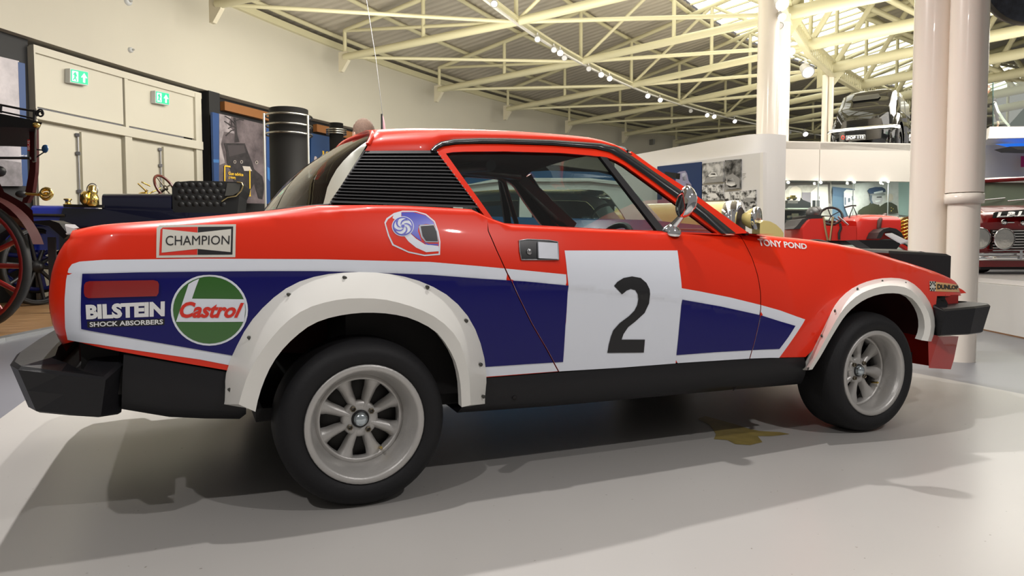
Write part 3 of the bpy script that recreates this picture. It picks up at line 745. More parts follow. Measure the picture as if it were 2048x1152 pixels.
# vented rear pillar panel: horizontal louvre grooves
for mir in (False, True):
    TL, TR, BR, BL = (729, 302), (872, 301), (957, 416), (659, 405); b = MB(); rows = []; N = 15
    for k in range(N*4 + 1):
        t = k/(N*4)*.93 + .035; ph = k % 4; off = (.004, .004, -.006, -.006)[ph]
        t2 = t + (.0, .0, -.006, .006)[ph]
        row = []
        for j in range(9):
            u = j/8; x = lerp(lerp(TL[0], BL[0], t2), lerp(TR[0], BR[0], t2), u); y = lerp(lerp(TL[1], BL[1], t2), lerp(TR[1], BR[1], t2), u)
            row.append(atG(x, y, off))
        rows.append(row)
    for t, at in ((-.0, 0), (1.0, len(rows) + 1)):
        row = [atG(lerp(lerp(TL[0], BL[0], t), lerp(TR[0], BR[0], t), j/8), lerp(lerp(TL[1], BL[1], t), lerp(TR[1], BR[1], t), j/8), .004) for j in range(9)]
        rows.insert(at, row)
    if mir: rows = [mirv(r) for r in rows]
    b.grid(rows, smooth=False); vp = b.build('vented_pillar_panel', BLK, CAR, label='black horizontally ribbed vent panel behind the side window')
    if not mir:
        for j in range(15):
            t = (j + .6)/15.5; q = (lerp(TR[0], BR[0], t) - 1, lerp(TR[1], BR[1], t)); b = MB(); b.ball(atG(*q, .006), .0032, 6); b.build('panel_screw', CHR, vp)
# roof
sil = [(737, 269), (748, 266.5), (764, 264), (864, 260.5), (1010, 264), (1110, 270), (1200, 278.6), (1232, 287), (1262, 299)]
low = [(729, 302.5), (741, 302), (760, 301.5), (866, 300), (1010, 278), (1110, 281.5), (1200, 288), (1232, 297), (1258, 311)]
rows = []; EDGE = []
n = 24
def res1(L, t):
    xs = [p[0] for p in L]; x = lerp(xs[0], xs[-1], t); return (x, stab(L, x))
low2 = [(729, 302.5), (866, 301), (880, 285), (905, 279.5), (960, 278), (1010, 278), (1110, 281.5), (1200, 288), (1232, 296), (1254, 307)]
for k in range(n+1):
    t = k/n; a = (lerp(729, 1254, t), tab(low2, lerp(729, 1254, t))); P0 = atG(*a, .002)
    # height of the roof seen above this station
    X = P0.x; ys = .50; T = None
    px = lerp(737, 1262, t); py = stab(sil, px); T = onY(px, py, .50)
    row = []
    T = Vector((P0.x + (T.x - P0.x)*0 + .0, .50, T.z)) if 0 < k else T
    for j in range(9):
        u = j/8*PI/2; row.append(Vector((lerp(P0.x, T.x, math.sin(u)), lerp(P0.y, T.y, 1 - math.cos(u)), lerp(P0.z, T.z, math.sin(u)))))
    for j in range(1, 7): u = j/6; row.append(Vector((T.x + (.01*math.sin(u*PI/2) if k == n else 0) - (.02*math.sin(u*PI/2) if k == 0 else 0), lerp(.50, YC, u), T.z + .014*math.sin(u*PI/2))))
    row += [Vector((q.x, 2*YC - q.y, q.z)) for q in reversed(row[:-1])]
    rows.append(row); EDGE.append(row)
b = MB(); b.grid(rows); rf = b.build('roof_panel', RED, CAR)
b = MB(); b.grid([[Vector((q.x, YC + (q.y - YC)*.97, q.z - .02)) for q in r] for r in rows]); b.build('headlining', DARK, CAR)
# red A pillar strip outside the gutter
ao = [(1262, 303), (1304, 333), (1366, 372.5), (1441, 427), (1496, 466)]; ai = [(1256, 312), (1304, 344), (1366, 387), (1420, 429), (1469, 468)]
strip('windscreen_pillar', ao, ai, .004, RED, thick=.03)
# windscreen: near edge on the pillar, bulging forward at the middle
def screen(name, near, bulge0, bulge1, m, sgn, trim, zlift=.0, flat=.7):
    rows = []
    k = len(near)
    for i, q in enumerate(near):
        t = i/(k-1); E0 = atG(*q, .0); row = []
        for j in range(21):
            u = j/20; y = lerp(E0.y, 2*YC - E0.y, u); bu = lerp(bulge0, bulge1, t)*(1 - abs(2*u-1)**2.4)
            row.append(Vector((E0.x + sgn*bu, y, E0.z + zlift*(1 - abs(2*u-1)**2))))
        rows.append(row)
    b = MB(); b.grid(rows); o = b.build(name, m, CAR)
    b = MB(); b.tube(rows[0], .008, 6); b.tube(rows[-1], .008, 6); b.tube([r[0] for r in rows], .006, 6); b.tube([r[-1] for r in rows], .006, 6); b.build('window_seal', trim, o)
    return rows
def rowat(r, u):
    q = u*(len(r)-1); k = min(int(q), len(r)-2); return r[k].lerp(r[k+1], q-k)
near = [None] + [atG(*q) for q in [(1283, 317), (1304, 335), (1336, 354), (1366, 375), (1404, 402), (1441, 429), (1470, 449), (1494, 467)]]
rows = []; Tr = EDGE[-1]; near[0] = Tr[0]; Bn = near[-1]
for i, N_ in enumerate(near):
    t = i/(len(near)-1); row = []
    for j in range(25):
        u = j/24; dT = rowat(Tr, u) - Tr[0]; yb_ = lerp(Bn.y, 2*YC - Bn.y, u); dB = Vector((.20*(1 - abs(2*u-1)**1.7), yb_ - Bn.y, 0)); t2 = t**1.4
        p = N_ + Vector((dT.x*(1-t2), dT.y*(1-t2), dT.z*(1-t)**(4 if min(u, 1-u) < .25 else 3))) + dB*t2; p.y = lerp(N_.y, 2*YC - N_.y, u)*t2 + (rowat(Tr, u).y)*(1-t2) if t > 0 else rowat(Tr, u).y
        row.append(p)
    rows.append(row)
SCR = rows
b = MB(); b.grid(rows); ws_ = b.build('windscreen', GLASS, CAR)
b = MB(); b.tube([p + Vector((.002, 0, 0)) for p in rows[0][1:-1]], .007, 6); b.tube(rows[-1], .008, 6); b.tube([r[0] for r in rows], .006, 6); b.tube([r[-1] for r in rows], .006, 6); b.build('windscreen_seal', BLK, ws_)
r0 = EDGE[0]; rows = []; M_ = 8
B0 = atG(660, 404, 0)
def eidx(u):
    q = u*(len(r0)-1); k = min(int(q), len(r0)-2); return r0[k].lerp(r0[k+1], q-k)
for i in range(M_+1):
    t = i/M_; row = []
    for j in range(25):
        u = j/24; Tp = eidx(u); y = lerp(B0.y, 2*YC - B0.y, u); Bp_ = Vector((B0.x - .15*(1 - abs(2*u-1)**2.2), y, B0.z - .012))
        p = Tp.lerp(Bp_, t); s = math.sin(PI*t)*(1 - abs(2*u-1)**4); row.append(p + Vector((-.022*s, 0, .022*s)))
    rows.append(row)
REARW = rows
b = MB(); b.grid(rows); rw_ = b.build('rear_window', GLASS, CAR)
b = MB(); b.tube([p + Vector((0, 0, .003)) for p in rows[0][1:-1]], .009, 6); b.build('rear_window_rim', RED, rw_)
b = MB(); b.tube(rows[-1], .008, 6); b.tube([r[0] for r in rows], .005, 6); b.tube([r[-1] for r in rows], .005, 6); b.build('window_seal', BLK, rw_)
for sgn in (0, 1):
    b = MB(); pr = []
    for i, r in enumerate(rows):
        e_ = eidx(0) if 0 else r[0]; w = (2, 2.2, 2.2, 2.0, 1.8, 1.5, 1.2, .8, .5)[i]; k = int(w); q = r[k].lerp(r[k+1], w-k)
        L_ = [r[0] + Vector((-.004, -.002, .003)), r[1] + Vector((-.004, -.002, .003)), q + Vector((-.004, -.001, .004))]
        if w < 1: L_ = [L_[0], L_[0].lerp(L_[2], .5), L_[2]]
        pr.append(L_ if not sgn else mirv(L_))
    b.grid(pr); b.build('painted_glass_reflection', mat('pale grey-green painted reflection', (.40, .40, .33), .25, coat=.4), CAR)  # pale strip paints the wall's reflection along the rear glass edge
# scuttle
b = MB(); rows = []
bot = SCR[-1]
rows.append([Vector((p.x, p.y, p.z)) for p in bot]); rows.append([Vector((max(p.x + .04, 1.70), p.y, p.z - .012)) for p in bot]); b.grid(rows)
b.grid([[Vector((1.55, .13, .845)), Vector((1.55, 2*YC-.13, .845))], [Vector((1.72, .13, .842)), Vector((1.72, 2*YC-.13, .842))]]); b.build('scuttle_panel', RED, CAR)
# wiper
b = MB(); b.tube([Vector((1.78, .55, .87)), Vector((1.80, .9, .885)), Vector((1.78, 1.2, .88))], .007, 6); b.build('wiper', BLK, CAR)
# ---- interior: tub, rear bulkhead, seats, cage, wheel, dash
b = MB(); b.box((-.02, .14, .30), (1.62, 2*YC - .14, .40)); b.box((-.03, .14, .4), (.0, 2*YC - .14, .86)); b.box((0, .14, .4), (.45, 2*YC-.14, .78))
for yy in (.145, 2*YC - .165): b.box((.45, yy, .4), (1.5, yy + .02, .79))
b.build('cabin_tub', DARK, CAR)
b = MB(); b.box((1.38, .24, .55), (1.62, 2*YC - .24, .815)); b.build('dashboard', mat('dark grey trim', (.03, .03, .032), .5), CAR)
seatm = mat('dark seat cloth', (.03, .035, .035), .8)
for yy in (.36, 1.06):
    b = MB(); prof = [(.52, .40), (.60, .84), (.64, .88), (.72, .86), (.70, .60), (.78, .55), (1.10, .56), (1.12, .42)]
    b.prism([Vector((x, yy, z)) for x, z in prof], (0, .34, 0)); b.build('seat', seatm, CAR)
b = MB(); c = Vector((1.15, .53, .745)); ax = Vector((-.85, 0, .5)).normalized(); e1 = Vector((0, 1, 0)); e2 = ax.cross(e1)
b.tube([c + e1*(.165*math.cos(2*PI*i/28)) + e2*(.165*math.sin(2*PI*i/28)) for i in range(28)], .013, 8, closed=True)
for a in (0, PI*.66, PI*1.33): b.tube([c, c + e1*(.165*math.cos(a)) + e2*(.165*math.sin(a))], .009, 6)
b.tube([c, c - ax*.2], .018, 8); b.build('steering_wheel', BLK, CAR)
b = MB()
b.tube([onY(1033, 447, 1.42), onY(1007, 362, 1.30), onY(985, 346, 1.15)], .014, 8)
b.bar(onY(1140, 453, 1.44), onY(1034, 356, 1.37), .05, .085, up=(0, 1, 0)); b.tube([onY(1036, 352, 1.31), Vector((.58, YC, 1.13)), Vector((.58, .42, 1.10))], .022, 8)
b.build('roll_cage', mat('black cage paint', (.01, .01, .012), .3), CAR)
# ---- door mirror
b = MB(); P = atG(1337, 460, .02)
b.lathe([(0, .030), (.012, .030), (.022, .022), (.034, .010), (.038, .0), (.036, -.008)], P + Vector((0, 0, -.008)), (0, -.3, 1), 20)
b.tube([P + Vector((0, -.005, .01)), P + Vector((.012, -.03, .04)), P + Vector((.025, -.045, .07))], [.016, .012, .013], 10)
hd = P + Vector((.018, -.05, .105)); Mr = Matrix.Rotation(math.radians(14), 3, 'Y')
rws = []
for i in range(11):
    ph = PI*i/10; r = math.sin(ph)
    rws.append([hd + Mr @ Vector((.016*math.cos(t)*r if math.cos(t) < 0 else .05*math.cos(t)*r, .045*math.sin(t)*r, .062*math.cos(ph))) for t in [2*PI*k/18 for k in range(18)]])
b.grid(rws, True, True); b.build('door_mirror', CHR, CAR)
done()
# ================================================================= the round hall
CO = (26.87, -13.14); RW = 37.9
def D2(a): return math.radians(a)
def zroof(R): return 5.95 + .125 * (37.9 - R)
fm = bpy.data.materials.new('grey resin floor'); fm.use_nodes = True; nt = fm.node_tree; bs = nt.nodes['Principled BSDF']
def floor_mat(m, c1, c2, rough):
    nt = m.node_tree; bs = nt.nodes['Principled BSDF']; tc = nt.nodes.new('ShaderNodeTexCoord')
    n = nt.nodes.new('ShaderNodeTexNoise'); n.inputs['Scale'].default_value = 1.3; n.inputs['Detail'].default_value = 7; nt.links.new(tc.outputs['Object'], n.inputs['Vector'])
    mx = nt.nodes.new('ShaderNodeMix'); mx.data_type = 'RGBA'; mx.inputs[6].default_value = (*c1, 1); mx.inputs[7].default_value = (*c2, 1)
    nt.links.new(n.outputs['Fac'], mx.inputs[0])
    # small scuffs
    v = nt.nodes.new('ShaderNodeTexNoise'); v.inputs['Scale'].default_value = 55; v.inputs['Detail'].default_value = 2; nt.links.new(tc.outputs['Object'], v.inputs['Vector'])
    r = nt.nodes.new('ShaderNodeValToRGB'); r.color_ramp.elements[0].position = .745; r.color_ramp.elements[1].position = .77
    r.color_ramp.elements[0].color = (1, 1, 1, 1); r.color_ramp.elements[1].color = (.45, .42, .38, 1); nt.links.new(v.outputs['Fac'], r.inputs[0])
    m2 = nt.nodes.new('ShaderNodeMix'); m2.data_type = 'RGBA'; m2.blend_type = 'MULTIPLY'; m2.inputs[0].default_value = 1
    nt.links.new(mx.outputs[2], m2.inputs[6]); nt.links.new(r.outputs[0], m2.inputs[7]); nt.links.new(m2.outputs[2], bs.inputs['Base Color'])
    rr = nt.nodes.new('ShaderNodeMapRange'); rr.inputs[3].default_value = rough - .05; rr.inputs[4].default_value = rough + .08
    nt.links.new(n.outputs['Fac'], rr.inputs[0]); nt.links.new(rr.outputs[0], bs.inputs['Roughness'])
floor_mat(fm, (.165, .17, .195), (.20, .205, .23), .29)
b = MB(); b.box((-14, -14, -.2), (45, 34, 0)); struct(b.build('floor', fm))
cm = bpy.data.materials.new('cream resin floor'); cm.use_nodes = True; floor_mat(cm, (.41, .395, .375), (.46, .445, .425), .30)
pts = []
for t in range(0, 37): pts.append((3.66 + .05*math.sin(t*.09) - .012*(t/36*8 - .5)**2, -7 + t*.25))
cream = [(3.20, -7), (3.52, -2.5), (3.58, -.8), (3.60, .24), (3.68, .91), (3.72, 1.8), (3.3, 3.0), (2.2, 3.6), (.8, 3.7), (-.5, 3.4), (-1.15, 2.8), (-1.27, 2.3), (-1.29, 1.86), (-1.36, .8), (-1.6, -1), (-2.4, -3), (-4, -7)]
sm_ = []
ys = None
b = MB(); b.prism([(x, y, 0.0) for x, y in cream], (0, 0, .0025)); struct(b.build('floor_cream_zone', cm))
# yellow-brown oil stain under the car
st = []
cx, cy = onZ(1480, 868, 0)[:2]
sp_ = [(1395, 838), (1420, 850), (1432, 868), (1428, 878), (1455, 880), (1470, 888), (1500, 890), (1525, 884), (1515, 872), (1545, 872), (1580, 868), (1560, 864), (1520, 862), (1500, 858), (1475, 850), (1440, 840), (1410, 832)]
sm = mat('oil stain', (.30, .23, .07), .3, noise=.5, nscale=18)
tag(poly('oil_stain', sp_, lambda x, y: onZ(x, y, .0036), sm), 'yellowish brown oil stain on the floor under the rally car, near its front wheel', 'stain')
# wooden platform on the left with its metal kerb
wm = bpy.data.materials.new('wooden platform'); wm.use_nodes = True; nt = wm.node_tree; bs = nt.nodes['Principled BSDF']
tc = nt.nodes.new('ShaderNodeTexCoord'); mp = nt.nodes.new('ShaderNodeMapping'); mp.inputs['Scale'].default_value = (1.2, 8, 1); n = nt.nodes.new('ShaderNodeTexNoise'); n.inputs['Scale'].default_value = 2.2; n.inputs['Detail'].default_value = 7
rp = nt.nodes.new('ShaderNodeValToRGB'); rp.color_ramp.elements[0].position = .3; rp.color_ramp.elements[0].color = (.17, .085, .03, 1); rp.color_ramp.elements[1].position = .7; rp.color_ramp.elements[1].color = (.42, .25, .12, 1)
nt.links.new(tc.outputs['Object'], mp.inputs[0]); nt.links.new(mp.outputs[0], n.inputs['Vector']); nt.links.new(n.outputs['Fac'], rp.inputs[0]); nt.links.new(rp.outputs[0], bs.inputs['Base Color']); bs.inputs['Roughness'].default_value = .35
edge = [(-3.6, 1.5), (-2.75, 3.4), (-1.98, 5.28), (-1.70, 6.13), (-1.1, 7.6), (0, 9.3), (1.8, 11)]
b = MB(); b.prism([(x, y, .0) for x, y in edge + [(3.2, 15.5), (-6, 12), (-9, 4), (-9, 1.5)]], (0, 0, .03)); struct(b.build('floor_wood_platform', wm))
b = MB()
for a, c in zip(edge, edge[1:]): b.bar((a[0], a[1], .017), (c[0], c[1], .017), .10, .034)
struct(b.build('trim_1', mat('kerb metal', (.50, .52, .54), .3, metal=.7)))

# ---- back wall: cream upper wall over dark recessed display band
def arcwall(name, a0, a1, z0, z1, R0, R1, m, n=60, parent=None):
    b = MB(); rows = []
    for i in range(n+1):
        a = D2(lerp(a0, a1, i/n)); rows.append([pol(R0, a, z0), pol(R0, a, z1), pol(R1, a, z1), pol(R1, a, z0)])
    b.grid(rows, smooth=False, closed=True); b.add(rows[0], [(0, 1, 2, 3)]); b.add(rows[-1], [(3, 2, 1, 0)])
    return b.build(name, m, parent)
ZB, ZE = 3.91, 5.86
struct(arcwall('wall_back', 70, 162, ZB, ZE, RW - .12, RW + .4, CREAMW, 120))
aL = math.degrees(angof(onCyl(57.5, 85, RW))); aR = math.degrees(angof(onCyl(397, 178, RW)))
struct(arcwall('wall_back_lower', 70, aR, 0, ZB, RW + .12, RW + .4, BLKP, 80)); struct(arcwall('wall_back_lower', aL, 162, 0, ZB, RW + .02, RW + .4, BLKP, 40))
# double exhibit doors
OAK = mat('orange brown lintel', (.28, .11, .03), .5)
def W_(px, py, R): P = onCyl(px, py, R); return P
def wbar(b, p, q, Rr, w, d, vertical=True):
    """bar on the wall between two picture points"""
    A = onCyl(*p, Rr); B_ = onCyl(*q, Rr); rad = Vector((A.x - CO[0], A.y - CO[1], 0)).normalized()
    if vertical: B_ = Vector((A.x, A.y, B_.z)); tng = rad.cross(Vector((0, 0, 1))); b.obox((A + B_)/2, d, w, abs(A.z - B_.z), M=Matrix((rad, rad.cross(Vector((0,0,1)))*-1, Vector((0,0,1)))).transposed())
    else: b.bar(A, B_, d, w)
    return b
DOORM = mat('cream door paint', (.60, .57, .47), .5, noise=.04, nscale=1.5)
RD = RW + .02
ZT, ZD = 2.84, 2.74
def wpan(name, p, q, z0, z1, R0, th, m, parent=None, label=None):
    a0 = angof(onCyl(*p, R0)); a1 = angof(onCyl(*q, R0)); b = MB(); rows = []
    n = max(1, int(abs(a0-a1)*R0/.8))
    for i in range(n+1):
        a = lerp(a0, a1, i/n); rows.append([pol(R0 - th, a, z0), pol(R0 - th, a, z1), pol(R0, a, z1), pol(R0, a, z0)])
    b.grid(rows, smooth=False, closed=True); b.add(rows[0], [(0,1,2,3)]); b.add(rows[-1], [(3,2,1,0)])
    o = b.build(name, m, parent)
    if label: o['label'] = label
    return o
dm = [(57.5, 150), (247, 200), (396, 240)]
for k, (p, q) in enumerate((((61, 240), (240, 262)), ((249, 262), (392, 282)))):
    a0 = angof(onCyl(*p, RD)); mid = pol(RD, (a0 + angof(onCyl(*q, RD)))/2, 0)
    o = wpan('door_%d' % (k+1), p, q, 0, ZD, RD + .03, .05, DOORM); struct(o)
    xs = ((62, 154, 159, 238), (254, 318.5, 323, 383))[k]
    for j in (0, 1):
        wpan('door_leaf', (xs[2*j], 300), (xs[2*j+1], 300), .05, ZD - .06, RD - .02, .05, DOORM, o)
    bx = (156.5, 320.7)[k]; b = MB(); P = onCyl(bx, 300, RD - .10); b.tube([(P.x, P.y, .1), (P.x, P.y, ZD - .1)], .014, 8)
    for z in (1.0, 1.7, 2.3, ZD - .15): b.box((P.x - .03, P.y - .03, z), (P.x + .03, P.y + .03, z + .05))
    b.build('door_bolt', STEEL, o)
    wpan('upper_panel', ((62, 150), (250, 200))[k], ((243, 200), (390, 230))[k], ZT + .10, ZB - .18, RD - .02, .03, DOORM, o)
fr = MB(); 
o = wpan('trim_2', (58.5, 240), (395, 282), ZD, ZT + .05, RD, .14, DOORM); struct(o)
for k, (p, q) in enumerate((((58.2, 200), (61.5, 200)), ((239, 262), (253, 262)), ((384, 270), (396, 270)))):
    struct(wpan('trim_3', p, q, 0 if k != 1 else 0, (ZB - .1, ZD, ZB - .1)[k], RD, (.12, .12, .10)[k], DOORM))
struct(wpan('trim_4', (243.5, 220), (250, 222), ZT, ZB - .15, RD, .08, DOORM)); struct(wpan('trim_5', (58.5, 120), (396, 200), ZB - .18, ZB - .07, RD, .09, DOORM))
# green exit signs (lit)
EX = mat('lit exit sign green', (.01, .35, .16), .4, em=1.0, emcol=(.02, .5, .25)); EXW = mat('lit exit sign white', (.8, 1, .9), .4, em=1.6, emcol=(.75, 1, .9))
SIGNB = mat('sign housing', (.6, .62, .62), .4)
def exit_sign(cx, cy, w, h, lab):
    P0 = onCyl(cx, cy, RD - .10); t = thing('exit_sign', lab, 'sign', P0, group='exit signs over the doors')
    def pl(px, py, off=0): return onCyl(px, py, RD - .16 - off)
    sk = .30
    def Q(u, v): return (cx + u*w/2, cy + v*h/2 + u*w/2*sk*.62)
    b = MB(); b.prism([onCyl(*Q(u, v), RD - .16) for u, v in ((-1.12,-1.12),(1.06,-1.1),(1.06,1.12),(-1.12,1.12))], (pol(1, angof(P0)) - pol(0, angof(P0)))*.10); b.build('sign_housing', SIGNB, t)
    poly('sign_face', [Q(-1,-1), Q(1,-1), Q(1,1), Q(-1,1)], lambda x, y: pl(x, y, .004), EX, t)
    poly('arrow', [Q(.55,-.75), Q(.92,0), Q(.66,-.05), Q(.66,.75), Q(.42,.75), Q(.42,-.05), Q(.18,0)], lambda x, y: pl(x, y, .008), EXW, t)
    poly('doorway', [Q(-.85,-.8), Q(-.15,-.8), Q(-.15,.8), Q(-.85,.8)], lambda x, y: pl(x, y, .008), EXW, t)
    poly('running_figure', [Q(-.5,-.75), Q(-.38,-.55), Q(-.3,-.2), Q(-.2,.1), Q(-.42,0), Q(-.35,.35), Q(-.25,.75), Q(-.42,.75), Q(-.5,.4), Q(-.7,.7), Q(-.8,.6), Q(-.62,.2), Q(-.62,-.2), Q(-.78,0), Q(-.7,-.4)], lambda x, y: pl(x, y, .012), EX, t)
    done()
exit_sign(159, 154, 34, 25, 'lit green exit sign over the left pair of cream doors'); exit_sign(325, 196, 26, 22, 'lit green exit sign over the right pair of cream doors')
def wall_dev(px, py, r, name, lab, cat):
    P = onCyl(px, py, RW - .12); t = thing(name, lab, cat, P); n = (pol(0, 0) - Vector((P.x, P.y, 0))).normalized()
    b = MB(); b.lathe([(0, .06), (r*.6, .055), (r, .03), (r*1.05, 0)], P, n, 20); b.build('housing', SIGNB, t)
    b = MB(); b.lathe([(0, .10), (r*.35, .09), (r*.4, .05)], P, n, 14); b.build('sensor_head', mat('pale grey plastic', (.45, .45, .42), .4), t); done()
wall_dev(255, 2, .075, 'smoke_detector', 'round white smoke detector at the top of the cream wall', 'detector')
wall_dev(260, 100, .045, 'wall_sensor', 'small grey round sensor on the cream wall above the doors', 'sensor')
P = onCyl(1300, 285, RW - .12); t = thing('security_camera', 'small grey security camera on the far cream wall above the white panel', 'camera', P)
b = MB(); b.obox(P + Vector((0, -.15, 0)), .1, .25, .22); b.build('camera_body', STEEL, t); b = MB(); b.tube([P + Vector((0, .12, .0)), P + Vector((0, -.1, .1))], .02, 6); b.build('bracket', BLK, t); done()
# lintels over display band
def lint(p, q): struct(wpan('trim_6', p, q, ZB - .27, ZB - .09, RW + .10, .12, OAK))
lint((440, 200), (545, 225)); lint((626, 250), (705, 270)); lint((712, 270), (760, 285))
struct(wpan('trim_7', (398, 200), (420, 210), 0, ZB, RW + .1, .25, BLKP))

# ---- curtain of exhibit posters
def noise_photo(name, c0, c1, scale=3.0, seed=0, lo=.35, hi=.65):
    if name in MT: return MT[name]
    m = bpy.data.materials.new(name); m.use_nodes = True; MT[name] = m; nt = m.node_tree; bs = nt.nodes['Principled BSDF']; bs.inputs['Roughness'].default_value = .5
    tc = nt.nodes.new('ShaderNodeTexCoord'); mp = nt.nodes.new('ShaderNodeMapping'); mp.inputs['Location'].default_value = (seed, seed*1.7, 0)
    n = nt.nodes.new('ShaderNodeTexNoise'); n.inputs['Scale'].default_value = scale; n.inputs['Detail'].default_value = 9; n.inputs['Roughness'].default_value = .65
    r = nt.nodes.new('ShaderNodeValToRGB'); r.color_ramp.elements[0].position = lo; r.color_ramp.elements[1].position = hi
    r.color_ramp.elements[0].color = (*c0, 1); r.color_ramp.elements[1].color = (*c1, 1)
    nt.links.new(tc.outputs['Object'], mp.inputs[0]); nt.links.new(mp.outputs[0], n.inputs['Vector']); nt.links.new(n.outputs['Fac'], r.inputs[0]); nt.links.new(r.outputs[0], bs.inputs['Base Color'])
    return m
def pc(R): return lambda x, y: onCyl(x, y, R)
def slab(name, pts, R, th, m, parent=None):
    P = [onCyl(*q, R) for q in pts]; n = (P[0] - Vector((CO[0], CO[1], P[0].z))).normalized(); b = MB(); b.prism(P, n*th); return b.build(name, m, parent)
R1 = RW - .1
P0 = onCyl(20, 372, R1)
t = thing('exhibit_panel', 'tall grey misty landscape photo panel with a blue edge, at the far left', 'poster', (P0.x, P0.y, 0))
slab('photo_print', [(-90, 92), (38, 122), (46, 372), (-90, 372)], R1, .05, noise_photo('misty photo', (.22, .21, .24), (.62, .58, .60), .8, 3, .3, .6), t)
poly('dark_ground', [(-90, 312), (-20, 316), (42, 325), (46, 371), (-90, 371)], pc(R1 - .006), noise_photo('misty ground', (.14, .13, .14), (.28, .26, .28), 4, 1), t)
poly('photo_mast', [(27.5, 235), (28.5, 235), (29, 278), (27, 278)], pc(R1 - .008), INKB, t)
slab('blue_edge', [(36, 124), (50, 127), (56, 372), (45, 372)], R1 - .002, .05, PBLUE, t)
poly('blue_band', [(43.5, 255), (54, 257), (54, 265), (44, 263)], pc(R1 - .006), mat('lighter exhibit blue', (.04, .16, .42), .45), t)
quad_text('caption', 'road rail', [(39, 309), (54, 310), (54, 313), (39, 312)], pc(R1 - .01), INKW, t); done()
R2 = RW - .30
P0 = onCyl(480, 405, R2)
t = thing('exhibit_panel', 'brownish photo panel of an early car under trees with yellow lettering and blue edges', 'poster', (P0.x, P0.y, 0))
slab('photo_print', zz(A2, (181,225),(640,335),(640,1092),(181,1080)), R2, .05, noise_photo('brown tree photo', (.035, .026, .030), (.20, .16, .17), 2.2, 7, .3, .72), t)
poly('photo_sky', zz(A2, (185,228),(300,255),(270,330),(340,420),(230,400),(200,520),(240,700),(187,720)), pc(R2 - .005), noise_photo('pale photo sky', (.14, .12, .13), (.42, .37, .38), 3, 2), t)
poly('photo_trunk', zz(A2, (320,262),(345,268),(360,430),(380,500),(330,505),(335,400)), pc(R2 - .008), noise_photo('dark photo ink', (.008, .006, .008), (.03, .024, .027), 8, 5), t)
b = MB()
def pstroke(b, pts, w, R): 
    for p, q in zip(pts, pts[1:]): b.bar(onCyl(*p, R), onCyl(*q, R), w, .004, up=pol(1, angof(onCyl(*p, R))) - pol(0, angof(onCyl(*p, R))))
for L in (((340,330),(290,280),(240,250)), ((345,360),(280,330),(235,300)), ((335,300),(380,280),(420,290)), ((340,380),(300,390),(250,440)), ((300,300),(310,350),(270,370))): pstroke(b, zz(A2, *L), .02, R2 - .012)
b.build('photo_branches', MT['dark photo ink'], t)
poly('photo_car', zz(A2, (232,510),(430,512),(470,620),(500,690),(520,760),(600,830),(620,930),(600,1050),(560,1040),(520,900),(430,1060),(330,900),(290,760),(258,700),(255,600)), pc(R2 - .010), MT['dark photo ink'], t)
poly('photo_windscreen', zz(A2, (262,530),(420,530),(440,600),(280,640)), pc(R2 - .014), mat('photo grey', (.045, .036, .04), .5), t)
poly('photo_plate', zz(A2, (408,730),(480,735),(500,778),(425,776)), pc(R2 - .014), mat('photo highlight', (.50, .45, .40), .5), t)
for c in ((335, 690), (400, 690), (545, 695)): poly('photo_lamp', ell(*A2(*c), 2.6, 3.4, 12), pc(R2 - .014), MT['photo highlight'], t); poly('photo_lamp', ell(*A2(*c), 1.7, 2.6, 12), pc(R2 - .016), MT['dark photo ink'], t)
slab('blue_edge', zz(A2, (120,212),(183,228),(183,1082),(140,1080)), R2 - .001, .05, PBLUE, t); slab('blue_edge', zz(A2, (636,328),(683,340),(683,1096),(640,1092)), R2 - .001, .05, PBLUE, t)
poly('blue_band', zz(A2, (128,665),(183,668),(183,698),(130,696)), pc(R2 - .006), MT['lighter exhibit blue'], t)
poly('blue_band', zz(A2, (645,735),(680,760),(680,890),(648,850)), pc(R2 - .006), MT['lighter exhibit blue'], t)
b = MB()
pstroke(b, zz(A2, (238,875),(238,728),(292,736)), .03, R2 - .02); pstroke(b, zz(A2, (478,770),(480,1010)), .03, R2 - .02); b.build('yellow_bracket', GOLD, t)
poly('yellow_ornament', zz(A2, (428,1010),(488,1022),(488,1008),(455,1018),(430,1022)), pc(R2 - .02), GOLD, t)
quad_text('panel_heading', 'Gun advice', zz(A2, (272,783),(416,797),(416,828),(272,815)), pc(R2 - .02), GOLD, t, .03)
quad_text('panel_heading', '(1909)', zz(A2, (274,828),(342,834),(342,862),(274,856)), pc(R2 - .02), GOLD, t, .03)
for k in range(4): poly('caption_line', zz(A2, (398, 905+k*20), (398+[30,52,40,50][k], 908+k*20), (398+[30,52,40,50][k], 914+k*20), (398, 911+k*20)), pc(R2 - .02), mat('dim caption', (.35, .33, .33), .5), t)
done()
R3 = RW - .30; P0 = onCyl(680, 375, R3)
t = thing('exhibit_panel', 'blue exhibit panel reading 1910s in yellow with pasted black and white figures', 'poster', (P0.x, P0.y, 0))
slab('blue_print', zz(A2, (1068,415),(1500,500),(1500,1100),(1055,1090)), R3, .05, mat('deep exhibit blue', (.014, .05, .15), .45), t)
quad_text('panel_heading', '1910s', zz(A2, (1175,582),(1368,612),(1368,690),(1180,660)), pc(R3 - .01), GOLD, t, .045)
